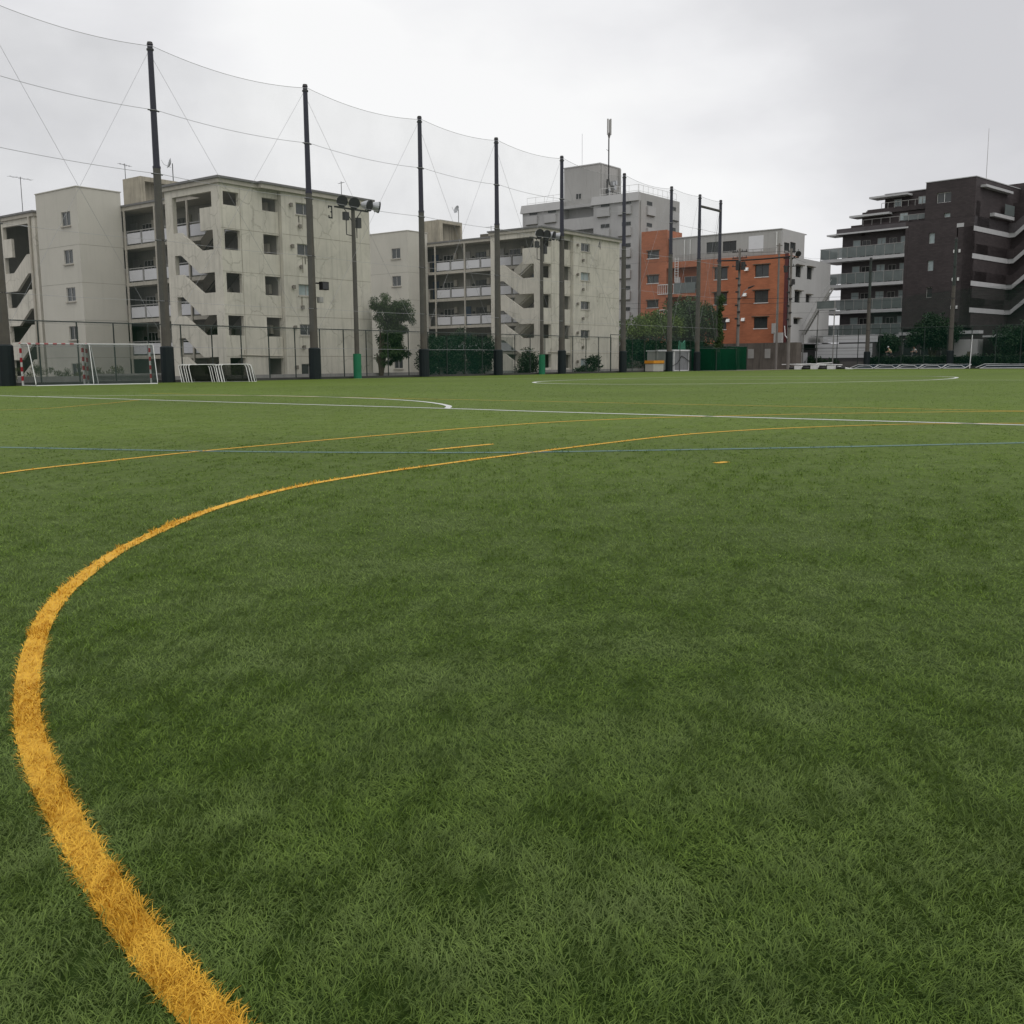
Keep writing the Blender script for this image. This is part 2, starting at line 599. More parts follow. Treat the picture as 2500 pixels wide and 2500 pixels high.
def pile(x, y):
    """Height of the turf sheet: infill level where fibres are modelled one by one, rising further off to a closed pile of fibre tips, so its painted colour brightens with distance."""
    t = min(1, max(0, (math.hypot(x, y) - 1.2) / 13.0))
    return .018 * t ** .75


_xs = np.concatenate([np.linspace(-45, -20, 8), np.arange(-19, 30, .5), np.linspace(30, turf_far, 60)])
_tb = np.interp(_xs, [-45, 92.6, 94, 97, turf_far], [49.0, 49.0, 48.6, 45.5, 43.5])
_ty = np.concatenate([np.linspace(0, .25, 8), np.linspace(.26, .75, 94), np.linspace(.76, 1, 30)])
me = bpy.data.meshes.new("turf")
_vs, _fs, _ny = [], [], len(_ty)
for x, top in zip(_xs, _tb):
    for t in _ty:
        y = -45 + (top + 45) * t
        _vs.append((x, y, pile(x, y)))
for i in range(len(_xs) - 1):
    for j in range(_ny - 1):
        k = i * _ny + j
        _fs.append((k, k + _ny, k + _ny + 1, k + 1))
me.from_pydata(_vs, [], _fs)
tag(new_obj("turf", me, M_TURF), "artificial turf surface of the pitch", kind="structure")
# a paler worn path where the turf ends by the gate
sheet("path", [(94.2, 48.7), (97.3, 45.7), (111.6, 43.6), (140, 44), (140, 49), (94.2, 49.2)], .0, mat("path_gravel", (.16, .13, .12), .95, .2, 1.5))


def catmull(pts, closed=False, sub=8):
    P_ = [np.array(p, float) for p in pts]
    n = len(P_)
    out_ = []
    rngi = range(n) if closed else range(n - 1)
    for i in rngi:
        p0 = P_[(i - 1) % n] if closed or i > 0 else 2 * P_[0] - P_[1]
        p1, p2 = P_[i], P_[(i + 1) % n]
        p3 = P_[(i + 2) % n] if closed or i < n - 2 else 2 * P_[-1] - P_[-2]
        for j in range(sub):
            t = j / sub
            out_.append(.5 * ((2 * p1) + (-p0 + p2) * t + (2 * p0 - 5 * p1 + 4 * p2 - p3) * t * t + (-p0 + 3 * p1 - 3 * p2 + p3) * t ** 3))
    out_.append(P_[0] if closed else P_[-1])
    return np.array(out_)


ARC6 = [(.70, -2.2), (.64, -1.0), (.65, 0), (.685, .6), (.77, 1.13), (.85, 1.46), (.94, 1.76), (1.11, 2.24), (1.30, 2.66), (1.58, 3.16), (1.92, 3.67), (2.3, 4.11), (2.88, 4.66), (3.87, 5.36),
        (4.9, 5.82), (5.9, 6.01), (7.1, 6.08), (8.3, 6.10), (9.4, 6.10), (10.4, 6.08), (11.4, 5.99), (12.37, 5.73), (13.22, 5.36), (14.01, 4.90), (14.72, 4.36), (15.3, 3.7), (15.8, 2.9), (16.1, 1.9), (16.2, .8)]
ARC9 = [(-1.6, 1), (-.9, 3.8), (.6, 6.3), (2.3, 7.75), (4.17, 8.68), (5.34, 8.94), (6.3, 9.10), (7.2, 9.16), (8.4, 9.19), (9.81, 9.17), (11.3, 9.12), (12.81, 8.92), (14.3, 8.34), (15.6, 7.5), (16.8, 6.6), (18.05, 5.43), (19.2, 4.05), (20.1, 2.4), (20.5, 1)]
LINES = [
    ("yellow_line", catmull(ARC6), .075, M_YEL, "thick yellow arc sweeping round the foreground turf"),
    ("yellow_line", catmull(ARC9), .075, M_YEL, "outer yellow arc crossing the blue line on the left"),
    ("yellow_line", np.array([(7.89, 7.15), (8.4, 7.13), (8.86, 7.10)]), .075, M_YEL, "short yellow dash between the two yellow arcs"),
    ("yellow_line", np.array([(8.26, 4.07), (8.42, 4.04)]), .07, M_YEL, "tiny orange yellow mark alone on the turf, right of centre"),
    ("yellow_line", catmull([(19.5, 30), (19.52, 15), (19.48, 10.5), (19.52, 4), (19.5, -2)]), .05, M_YEL, "thin faint yellow line running beyond the white line"),
    ("white_line", catmull([(15.95, 60 - 11), (15.85, 32.5), (15.78, 25.3), (15.62, 19.4), (15.52, 13.5), (15.36, 11.0), (15.32, 6), (15.32, 2.5), (15.3, -6)]), .125, M_WHT, "straight white line crossing the whole pitch"),
    ("white_line", catmull([(15.57, 13.62), (16.5, 14.40), (17.5, 15.65), (18.45, 17.3), (19.2, 19.5), (19.62, 22.5), (19.45, 25.2), (18.7, 27.4), (17.5, 29.1), (15.85, 30.4)]), .11, M_WHT, "white penalty arc joined to the straight white line on the left"),
    ("blue_line", catmull([(2.4, 19), (4.2, 14.5), (5.55, 11.52), (6.18, 9.89), (6.81, 8.48), (7.5, 7.24), (8.15, 6.27), (9.25, 5.07), (10.45, 3.85), (12.07, 2.32), (14, .5)]), .10, M_BLU, "faded blue line across the turf"),
    ("white_line", catmull([(36.4, 22.6), (37.1, 26.4), (38.9, 28.6), (42.4, 30.1), (48, 30.4), (53.2, 29.8), (56.6, 27.9), (58.6, 24.4), (60.0, 20.2), (60.3, 17.0), (57.7, 14.8), (54.6, 13.8), (51.0, 13.4), (47.4, 13.7), (43.0, 15.5), (39.7, 17.8), (37.6, 20.0)], True), .16, M_WHT, "white centre circle far across the pitch"),
    ("white_line", np.array([(46.6, 48.6), (48.3, 21), (50.4, -10)]), .09, M_WHT, "faint white halfway line through the centre circle"),
    ("white_line", np.array([(86, 48), (89.4, 18), (92, -8)]), .07, M_WHT, "faint far white line before the stored goals"),
    ("yellow_line", catmull([(8.2, 26.5), (10.47, 21.59), (13.2, 22.6), (15.6, 24.5)]), .04, M_YEL, "very faint yellow curve on the far left turf"),
]


def strip(mb, P_, w, z):
    d = np.gradient(P_, axis=0)
    d /= np.linalg.norm(d, axis=1)[:, None] + 1e-9
    nrm = np.stack([-d[:, 1], d[:, 0]], 1)
    L_, R_ = P_ + nrm * w / 2, P_ - nrm * w / 2
    for i in range(len(P_) - 1):
        # underlay near the eye, fibre tips further off where single fibres can no longer be told apart
        za, zb = (min(z, max(.004, pile(*P_[k]) + .0045)) for k in (i, i + 1))
        mb.quad((*R_[i], za), (*R_[i + 1], zb), (*L_[i + 1], zb), (*L_[i], za))


def dist_to(P_, X):
    """Distance of the points X to the polyline P_ (only its neighbourhood matters)."""
    best = np.full(len(X), 9.0)
    for a, b in zip(P_[:-1], P_[1:]):
        lo, hi = np.minimum(a, b) - .15, np.maximum(a, b) + .15
        k = np.where((X[:, 0] > lo[0]) & (X[:, 0] < hi[0]) & (X[:, 1] > lo[1]) & (X[:, 1] < hi[1]))[0]
        if not len(k):
            continue
        ab = b - a
        t = np.clip(((X[k] - a) @ ab) / (ab @ ab + 1e-12), 0, 1)
        dd = np.linalg.norm(X[k] - (a + t[:, None] * ab), axis=1)
        best[k] = np.minimum(best[k], dd)
    return best


# random smooth field for the way the fibres lie
_K = [(RNG.normal(0, 1, 2) * s, RNG.uniform(0, 6.28), 1 / (1 + s * .35)) for s in (.5, .5, .9, .9, 1.6, 1.6, 2.6, 2.6, 4.5, 4.5, 8., 8.)]


def field(X, ph):
    r = np.zeros(len(X))
    for i, (k, p, a) in enumerate(_K):
        r += a * np.sin(X @ k + p + ph * (i + 1))
    return r


_K2 = [(RNG.normal(0, 1, 2) * k, RNG.uniform(0, 6.28)) for k in (9, 11, 14, 16, 18, 21, 24, 26, 29, 32, 35, 38, 42, 46, 50, 55, 60, 66)]


def fine(X):
    r = np.zeros(len(X))
    for k, p in _K2:
        r += np.sin(X @ k + p)
    return r / 3.0


def blades(X, rr, rnd_lo, rnd_hi, lenk=1.0, up=0.0):
    """Curved fibre blades: 5 vertices each (a quad and a tip)."""
    n = len(X)
    grow = np.maximum(1, rr / 2.4)
    L_ = RNG.uniform(.013, .028, n) * lenk * np.minimum(grow ** .2, 1.35)
    w = RNG.uniform(.0011, .0021, n) * grow ** .95
    fz = fine(X)
    phi = field(X * 1.5, 0.0) * .8 + fz * 1.2 + RNG.normal(0, 1.5, n)
    lean = np.clip(1.22 - up + .06 * field(X * 1.6, 1.7) + .17 * fz + RNG.normal(0, .25, n), .1, 1.45)
    dx, dy = np.cos(phi), np.sin(phi)
    tw = phi + math.pi / 2 + RNG.normal(0, .5, n)
    wx, wy = np.cos(tw) * w / 2, np.sin(tw) * w / 2
    V = np.zeros((n, 5, 3))
    m_h = L_ * .55
    l1 = lean * .75
    mx_, mz = m_h * np.sin(l1), m_h * np.cos(l1)
    l2 = np.minimum(lean * 1.25, 1.75)
    tx, tz = mx_ + (L_ - m_h) * np.sin(l2), mz + (L_ - m_h) * np.cos(l2)
    z0 = RNG.uniform(0, .013, n) * (1 - .35 * np.clip(fz, -1, 1))
    mz, tz = mz + z0, tz + z0
    V[:, 0] = np.stack([X[:, 0] - wx, X[:, 1] - wy, z0], 1)
    V[:, 1] = np.stack([X[:, 0] + wx, X[:, 1] + wy, z0], 1)
    V[:, 2] = np.stack([X[:, 0] + dx * mx_ + wx * .85, X[:, 1] + dy * mx_ + wy * .85, mz], 1)
    V[:, 3] = np.stack([X[:, 0] + dx * mx_ - wx * .85, X[:, 1] + dy * mx_ - wy * .85, mz], 1)
    V[:, 4] = np.stack([X[:, 0] + dx * tx, X[:, 1] + dy * tx, np.minimum(np.maximum(tz, .004), np.where(rr > 9, .028, .06))], 1)
    rnd = np.clip(RNG.uniform(rnd_lo, rnd_hi, n) ** 1.4 + .10 * fz, 0, 1)
    return V, rnd


def blade_arrays(V, rnd, far):
    """Vertex and face arrays; blades marked far become one triangle each."""
    Vn, Vf = V[~far], V[far][:, [0, 1, 4]]
    mid = Vf[:, :2].mean(1, keepdims=True)
    Vf[:, :2] = mid + (Vf[:, :2] - mid) * 1.5
    nn, nf = len(Vn), len(Vf)
    b1 = (np.arange(nn) * 5)[:, None]
    i1 = np.concatenate([b1 + np.array([0, 1, 2, 3]), b1 + np.array([3, 2, 4])], 1).ravel()
    i2 = (nn * 5 + np.arange(nf * 3))
    vv = np.concatenate([Vn.reshape(-1, 3), Vf.reshape(-1, 3)])
    tot = np.concatenate([np.tile([4, 3], nn), np.full(nf, 3)])
    rn = np.concatenate([np.repeat(rnd[~far], 5), np.repeat(rnd[far], 3)])
    return vv, np.concatenate([i1, i2]), tot, rn


def dens(r):
    return 56000 * np.where(r < 2.0, 1.0, (2.0 / np.maximum(r, 2.0)) ** 2.0)


HALF = math.radians(37)
R0, R1 = .9, 48.0
rg = np.linspace(R0, R1, 8000)
pdf = dens(rg) * rg
cdf = np.cumsum(pdf)
NB = int(float((pdf[1:] + pdf[:-1]).sum() * .5 * (rg[1] - rg[0])) * 2 * HALF)
cdf /= cdf[-1]
rs = np.interp(RNG.uniform(0, 1, NB), cdf, rg)
an = HEAD + RNG.uniform(-HALF, HALF, NB)
X = np.stack([rs * np.cos(an), rs * np.sin(an)], 1)
keep = (fine(X) > RNG.normal(-2.3, .5, NB)) | (rs > 9)
keep &= (X[:, 1] < 48.9) & (X[:, 0] < turf_far)
for nm, P_, w, m, lab in LINES:
    edge = w / 2 + RNG.normal(0, .004, NB)
    keep &= dist_to(P_, X) > edge
V, rnd = blades(X[keep], rs[keep], 0, 1)
vv, idx, tot, rn = blade_arrays(V, rnd, rs[keep] > 7.5)
g_o = np_mesh("grass", vv, idx, np.concatenate([[0], np.cumsum(tot)[:-1]]), tot, rn, M_BLADE, "stuff")
g_o["label"] = "short artificial grass fibres of the pitch"

for nm, P_, w, m, lab in LINES:
    mb = MB()
    strip(mb, P_, w * (.86 if w < .1 and np.linalg.norm(P_[0]) < 9 else 1.15), .0195 if m is M_BLU else .0235)
    # fibres of the line, where it passes near
    seg = np.linalg.norm(np.diff(P_, axis=0), axis=1)
    pts = []
    for a, b, s_ in zip(P_[:-1], P_[1:], seg):
        mid = (a + b) / 2
        r = np.linalg.norm(mid)
        ang = abs(((math.atan2(mid[1], mid[0]) - HEAD + math.pi) % (2 * math.pi)) - math.pi)
        if r > 13.0 or r < .5 or ang > 1.0:
            continue
        k = int(dens(r) * 1.6 * s_ * w * .9)
        if k < 1:
            k = 1
        t = RNG.uniform(0, 1, k)[:, None]
        dd = (b - a) / (s_ + 1e-9)
        nn = np.array([-dd[1], dd[0]])
        q = a + (b - a) * t + nn * (RNG.uniform(-.46, .46, k) * w)[:, None]
        pts.append(q)
    nv = len(mb.v)
    vv = np.array(mb.v)
    fi = [np.array(f) for f in mb.f]
    idx = np.concatenate(fi)
    tot = np.full(len(fi), 4)
    rn = np.full(nv, .5)
    if pts:
        Q = np.concatenate(pts)
        Vb, rb = blades(Q, np.linalg.norm(Q, axis=1), .35, 1, 1.05 if P_[0][1] < 0 else .8, .0)
        nb = len(Vb)
        base = (nv + np.arange(nb) * 5)[:, None]
        idx = np.concatenate([idx, np.concatenate([base + np.array([0, 1, 2, 3]), base + np.array([3, 2, 4])], 1).ravel()])
        tot = np.concatenate([tot, np.tile([4, 3], nb)])
        vv = np.concatenate([vv, Vb.reshape(-1, 3)])
        rn = np.concatenate([rn, np.repeat(rb, 5)])
    start = np.concatenate([[0], np.cumsum(tot)[:-1]])
    o = np_mesh(nm, vv, idx, start, tot, rn, m, "structure")
    o["label"] = lab

# ------------------------------------------------------------------ the two old blocks of flats
ST = 2.64


def danchi(A, B, dz, wall, label, number, tower, blue_doors, full):
    T = thing("apartment_building", (A, B, 0), label, "apartment building", "old concrete blocks of flats behind the long fence")
    fx = F((A, B), (0, 1), (1, 0))          # long side towards the camera: u runs away to the left
    fy = F((A, B), (1, 0), (0, 1))          # end wall: u runs away to the right
    Z = lambda z: z + dz
    LEN = 28.0
    FL = [-1.0 + ST * i for i in range(5)]  # floor levels
    tops = [11.64, 9.34, 6.69, 4.05, 1.40]
    # ---- end wall: stair bay and gallery end, with two columns of openings
    hs = []
    for i, t in enumerate(tops):
        lo = [10.82, 8.10, 5.48, 2.81, .18][i]
        hs += [(.27, 1.47, Z(lo), Z(t)), (3.3, 4.58, Z(lo - .03), Z(t - .03))]
    w = holes_wall(MB(), fy, .0, 4.6, -.04, Z(12.1), .27, hs)
    part("wall", w, wall, T)
    jn = MB()
    for u in (1.53,):
        jn.box(fy, u, u + .03, -.008, .0, 0, Z(12.1))
    for i in range(4):
        jn.box(fy, .02, 4.58, -.006, .0, Z(FL[i + 1] - .16), Z(FL[i + 1] - .135))
    part("joint", jn, M_JOINT, T)
    # ---- flats: solid block, end wall stands a little proud
    wl = MB()
    wins = []
    for i in range(5):
        zt = 11.55 - ST * i
        wins.append((5.85, 7.36, Z(max(zt - .74, .15)), Z(zt)))
    holes_wall(wl, fy, 4.62, 12.6, -.04, Z(12.1), .3, wins, d0=-.3)
    wl.box(fy, 4.70, 12.6, .02, LEN + 6, -.04, Z(12.09))
    part("wall", wl, wall, T)
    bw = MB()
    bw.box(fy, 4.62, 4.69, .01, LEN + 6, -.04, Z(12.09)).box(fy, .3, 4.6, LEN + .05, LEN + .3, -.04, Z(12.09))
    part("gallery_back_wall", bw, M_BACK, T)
    jn = MB()
    for i in range(4):
        z = Z(FL[i + 1] - .16)
        jn.box(fy, 4.64, 12.58, -.306, -.3, z, z + .028)
    part("joint", jn, M_JOINT, T)
    for i, (a, b, c, d) in enumerate(wins):
        window(T, fy, a, c, b - a, d - c, d=-.16, glass=M_GLASSP if (i + (number == 4)) % 3 == 2 else M_GLASS, sill=M_SLAB)
    # small round vent hoods
    for i in range(5):
        zt = 11.55 - ST * i
        for u, z in ((5.35, zt - .2), (6.05, zt - 1.5)) if number == 3 else ((5.2, zt - .25), (6.1, zt - 1.55)):
            if z > .3:
                vh = MB()
                p = fy.P(u, -.3, Z(z))
                vh.tube(p, (p[0], p[1] - .16, p[2]), .10, .085, 10).box(fy, u - .10, u + .10, -.49, -.41, Z(z - .16), Z(z + .10))
                part("vent_hood", vh, M_VENT, T)
    sd = MB()
    for a, b, c, d in wins:
        for k in range(3):
            u = a + .1 + random.random() * (b - a - .3)
            sd.box(fy, u, u + random.uniform(.04, .12), -.3025, -.300, c - .09 - random.uniform(.4, 1.1), c - .09)
    part("dirt_streaks", sd, mat("rain_dirt", (.33, .30, .245), .95, .2, 3), T, kind="stuff")
    # painted house number
    nb = MB()
    u0, z0, s = (8.70, Z(10.84), .84) if number == 3 else (8.80, Z(11.20), .88)
    q = -.312
    if number == 3:
        for a, b, c, d in ((0, .46, .90, 1.01), (0, .11, .78, .90), (.34, .46, .0, .90), (.25, .34, .47, .57), (.02, .34, 0, .11), (.02, .13, .11, .24)):
            nb.box(fy, u0 + a * s, u0 + b * s, q, q + .012, z0 + c * s, z0 + d * s)
    else:
        nb.prism(fy, [(u0, z0 + .28 * s), (u0 + .26 * s, z0 + 1.0 * s), (u0 + .36 * s, z0 + 1.0 * s), (u0 + .11 * s, z0 + .28 * s)], q, q + .006)
        nb.box(fy, u0, u0 + .44 * s, q, q + .010, z0 + .22 * s, z0 + .31 * s)
        nb.box(fy, u0 + .29 * s, u0 + .38 * s, q, q + .012, z0, z0 + .75 * s)
    part("house_number", nb, M_BLACK, T, "black painted number %d" % number)
    # ---- roof slab in two layers, over flats and over the stair bays
    rf = MB()
    rf.box(fy, 2.88, 12.82, -.52, LEN, Z(12.1), Z(12.36))
    rf.box(fy, -.14, 2.88, -.14, 5.82, Z(12.1), Z(12.36)).box(fy, 2.88, 4.4, -.14, -.10, Z(12.0), Z(12.1))
    rf.box(fy, -.14, 2.88, 22.2, LEN, Z(12.1), Z(12.36))
    part("roof", rf, M_SLAB, T)
    rf = MB()
    rf.box(fy, 2.80, 12.92, -.60, LEN + .1, Z(12.365), Z(12.5))
    rf.box(fy, -.24, 2.80, -.24, 5.92, Z(12.365), Z(12.5)).box(fy, -.24, 2.80, 22.1, LEN + .1, Z(12.365), Z(12.5))
    part("roof_edge", rf, M_FLASH, T)
    # ---- stair bays (the far one is the mirror image)
    for mirror in (0, 1) if full else (0,):
        if mirror:
            fr = F((A, B + LEN), (0, -1), (1, 0))
        else:
            fr = fx
        pl = MB()
        pl.box(fr, .28 if not mirror else 0, .80, 0, .3, -.04, Z(12.1)).box(fr, 4.9, 5.7, 0, .3, -.04, Z(12.1))
        pl.box(fr, .8, 4.9, 0, .28, Z(11.66), Z(12.1))
        part("pillar", pl, wall, T)
        for n in range(0, 5):
            z = Z(7.99 - ST * n)
            b = MB()
            poly = [(4.9, z), (4.25, z), (2.35, z - 1.25), (.8, z - 1.25), (.8, z + .14), (2.1, z + .14), (4.2, z + 1.42), (4.9, z + 1.42)]
            if z - 1.25 < -.04:
                zz = max(z, .3)
                poly = [(4.9, -.04), (.8, -.04), (.8, z + .14), (2.1, z + .14), (4.2, z + 1.42), (4.9, z + 1.42)]
                if z + .14 < 0:
                    poly = [(4.9, -.04), (2.3, -.04), (4.2, z + 1.42), (4.9, z + 1.42)]
            b.prism(fr, poly, 0, .2)
            part("stair_parapet", b, wall, T)
        b = MB()
        b.box(fr, .8, 2.05, 0, .2, Z(9.34), Z(10.73))
        part("landing_parapet", b, wall, T)
        # flights and landings inside the bay
        st = MB()
        for n in range(0, 5):
            z = Z(6.92 - ST * n)
            if z < -1.3:
                continue
            st.box(fr, .3, 2.2, .22, 2.9, z - .18, z)                # floor landing
            st.box(fr, 4.15, 4.88, .22, 2.9, z + 1.14, z + 1.32)     # half landing
            st.prism(fr, [(2.2, z - .18), (2.2, z), (4.15, z + 1.32), (4.15, z + 1.14)], .22, 1.45)
            st.prism(fr, [(2.2, z + 2.46), (2.2, z + 2.64), (4.15, z + 1.32), (4.15, z + 1.14)], 1.6, 2.9)
            st.prism(fr, [(2.2, z + 2.64), (2.2, z + 3.5), (4.15, z + 2.2), (4.15, z + 1.32)], 1.5, 1.6)
        st.box(fr, .8, 2.2, 2.9, 3.05, Z(9.6), Z(10.6))
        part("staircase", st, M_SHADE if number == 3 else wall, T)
        # dividing wall beside the flights
        if number != 4:
            continue
        iw = MB()
        iw.box(fr, 2.0, 2.15, 2.9, 4.4, 0, Z(12.1))
        part("shaded_inner_wall", iw, M_SHADE, T)
    # ---- galleries
    rel = 3.0
    for i, z in enumerate(FL):
        if z < 0:
            continue
        g = MB()
        g.box(fx, .28, LEN, rel, 4.6, Z(z - .14), Z(z)).box(fx, .28, LEN, rel - .06, rel + .12, Z(z - .20), Z(z + .06))
        part("gallery_floor", g, M_SLAB, T)
    for z in FL:
        if z + 1.1 < .2:
            continue
        u = 1.75
        rl = MB()
        rl.box(fx, .3, LEN - .3, rel - .03, rel + .05, Z(z + 1.02), Z(z + 1.09))
        while u < LEN - 1:
            rl.box(fx, u - .05, u + .05, rel - .03, rel + .04, Z(z + .06), Z(z + 1.02))
            if not (tower[1] - .4 < u + .9 < tower[2] + .2):
                pn = MB()
                pn.box(fx, u + .12, u + 1.78, rel - .012, rel + .012, Z(z + .16), Z(z + .92))
                part("rail_panel", pn, M_PANEL, T)
            u += 1.9
        part("handrail", rl, M_RAIL, T)
    for u in (7.45, 11.25, 15.05, 22.0):
        pc = MB()
        pc.box(fx, u - .07, u + .07, rel - .15, rel - .06, 0, Z(12.1))
        part("gallery_post", pc, M_SLAB, T)
    # front doors, kitchen windows and meter boxes along the back of the gallery
    fd = F((A + 4.6, B), (0, 1), (1, 0))
    for z in FL[1:] if True else FL:
        for k in range(6):
            u = .9 + k * 4.2
            if u + 3.6 > LEN:
                break
            dr = MB()
            dr.box(fd, u + 2.6, u + 3.4, -.05, .02, Z(z + .02), Z(z + 1.95))
            part("door", dr, M_DOORB if (blue_doors and (k + int(z)) % 3 == 0) else M_DOOR, T)
            window(T, fd, u + .55, Z(z + .95), 1.35, .85, d=-.06, glass=M_GLASSD, frame=M_FRAME if k % 2 else M_FRAMED, mull=2)
            if k < 4:
                vm = MB()
                p = fd.P(u + 2.25, 0, Z(z + 1.35))
                vm.tube(p, (p[0] - .12, p[1], p[2]), .14, .13, 10)
                part("fan_hood", vm, M_BLACK, T)
                mbx = MB()
                mbx.box(fd, u + .05, u + .42, -.22, .0, Z(z + 1.35), Z(z + 1.95))
                part("meter_box", mbx, M_SLAB, T)
    # ---- lift tower standing in front of the gallery
    x0, y0, y1 = tower
    ft = F((A + x0, B + y0), (0, 1), (1, 0))
    ftr = F((A + x0, B + y0), (1, 0), (0, 1))
    wdt, dep, TH = y1 - y0, rel - .15 - x0, 13.42
    cuts = [-.04] + [Z(v) for v in (1.55, 4.19, 6.83, 9.47)] + [Z(TH)]
    tb = MB()
    rows = [11.85, 9.2, 6.56, 3.82, 1.15]
    for a, b in zip(cuts, cuts[1:]):
        hl = [(1.0, 2.2, Z(r - .98), Z(r)) for r in rows if a < Z(r - .5) < b]
        holes_wall(tb, ft, .0, wdt, a, b, .2, hl)
        tb.box(ft, .0, wdt, .2, dep, a, b)
    part("tower_wall", tb, M_TOWER, T, "smooth pale lift tower with flat faces")
    tj = MB()
    for c in cuts[1:-1]:
        tj.box(ft, -.004, wdt, -.004, 0, c, c + .035).box(ftr, 0, dep, -.004, 0, c, c + .035)
    part("tower_joint", tj, M_JOINTP, T)
    tr = MB()
    tr.box(ft, -.05, wdt + .05, -.05, dep + .05, Z(TH), Z(TH + .06))
    part("tower_coping", tr, M_TOWER, T)
    for k, r in enumerate(rows):
        window(T, ft, 1.0, Z(r - .98), 1.2, .98, d=.07, glass=M_GLASS if k < 3 else M_GLASSD, sill=M_SLAB)
    # short solid parapets that link tower and gallery
    for z in FL:
        if z + 1 < .2:
            continue
        lk = MB()
        lk.box(ftr, dep + .0, dep + .34, .05, .2, Z(z - .1), Z(z + 1.1))
        lk.box(ft, .2, wdt - .2, dep + .01, dep + .14, Z(z - .12), Z(z + .05))
        part("link_parapet", lk, M_SLAB, T)
    # ---- water tank house on the roof, with open front and stains
    ph = MB()
    fp = F((A + 5.3, B + 16.4), (0, 1), (1, 0))
    fpr = F((A + 5.3, B + 16.4), (1, 0), (0, 1))
    ph.box(fp, 0, 2.35, 0, .25, Z(12.5), Z(15.05)).box(fp, 2.1, 2.35, .25, 3.4, Z(12.5), Z(15.05))
    ph.box(fpr, .25, .36, .0, 2.1, Z(12.5), Z(15.05)).box(fpr, .36, 3.4, .9, 1.1, Z(12.5), Z(14.72))
    ph.box(fpr, 3.15, 3.4, .0, .9, Z(12.5), Z(14.72))
    ph.box(fpr, .36, 3.4, .0, 2.1, Z(14.72), Z(15.05))
    part("tank_house", ph, M_STAIN, T, "stained concrete tank house on the roof")
    # roof hatches and vents
    rv = MB()
    rv.tube(fy.P(6.6, 3, Z(12.5)), fy.P(6.6, 3, Z(13.1)), .09, .09, 8).box(fy, 6.45, 6.75, 2.85, 3.15, Z(12.5), Z(12.62))
    part("roof_vent", rv, M_SLAB, T)
    if number == 4:
        rv = MB()
        rv.box(fy, 3.3, 4.6, 7.6, 9.6, Z(12.5), Z(12.85)).box(fy, 3.2, 4.7, 6.2, 7.2, Z(12.5), Z(12.7))
        part("roof_hatch", rv, M_SHADE, T)
    # pipes up the end wall
    pp = MB()
    pp.tube(fy.P(1.0, -.05, Z(1.58)), fy.P(4.5, -.05, Z(1.50)), .035, .035, 6).tube(fy.P(.4 + 1, -.05, Z(1.5)), fy.P(1.4, -.05, Z(1.9)), .03, .03, 6)
    part("pipe", pp, M_SLAB, T)
    if full:
        pp = MB()
        pp.tube(fx.P(22.9, -.12, 0), fx.P(22.9, -.12, Z(12.1)), .10, .10, 8)
        part("drain_pipe", pp, M_SLAB, T)
    return T


b3 = danchi(40.7, 54.0, 0.0, M_CREAM, "cream block of flats with the black number 3 on its cracked end wall", 3, (-.55, 15.3, 20.9), False, True)
b4 = danchi(74.6, 54.0, .32, M_CREAM2, "cream block of flats with the black number 4, behind the second floodlight mast", 4, (0.0, 16.0, 21.5), True, False)


def dish(name, p, r, az, label, s=1.0):
    T = thing(name, p, label, "antenna", "aerials on the flat roofs")
    x, y, z = p
    m = MB()
    m.tube(p, (x, y, z + 1.35 * s), .035, .035, 6)
    part("mast", m, M_DARKM, T)
    d = Vector((math.cos(az), math.sin(az), .35)).normalized()
    c = Vector((x, y, z + 1.25 * s)) + d * .12
    m = MB()
    b = d.orthogonal().normalized()
    e = d.cross(b)
    rings = [(0, 0), (.5, .05), (1, .17)]
    k0 = 0
    for q, dd in rings:
        for i in range(16):
            t = 2 * math.pi * i / 16
            m.v.append(tuple(c + (b * math.cos(t) + e * math.sin(t)) * (q * r * s + .001) + d * dd * s))
    for k in range(2):
        m.f += [(k * 16 + i, k * 16 + (i + 1) % 16, (k + 1) * 16 + (i + 1) % 16, (k + 1) * 16 + i) for i in range(16)]
    part("dish", m, M_ALU, T)
    m = MB()
    m.path([tuple(c - Vector((0, 0, r * .6 * s))), tuple(c + d * .55 * s - Vector((0, 0, .25 * s))), tuple(c + d * .75 * s)], .018, 5)
    part("feed_arm", m, M_ALU, T)
    return T


def aerial(p, h, az, label, n=5, big=1.0):
    T = thing("television_aerial", p, label, "antenna", "aerials on the flat roofs")
    x, y, z = p
    m = MB()
    m.tube(p, (x, y, z + h), .025, .025, 6)
    part("mast", m, M_DARKM, T)
    m = MB()
    c, s = math.cos(az), math.sin(az)
    L_ = 1.3 * big
    m.tube((x - c * L_ * .5, y - s * L_ * .5, z + h - .1), (x + c * L_ * .5, y + s * L_ * .5, z + h - .1), .014, .014, 5)
    for i in range(n):
        q = -.5 + i / (n - 1)
        e = (.16 + .06 * (i % 2)) * big
        m.tube((x + c * L_ * q - s * e, y + s * L_ * q + c * e, z + h - .1), (x + c * L_ * q + s * e, y + s * L_ * q - c * e, z + h - .1), .010, .010, 4)
    part("rods", m, M_DARKM, T)
    return T


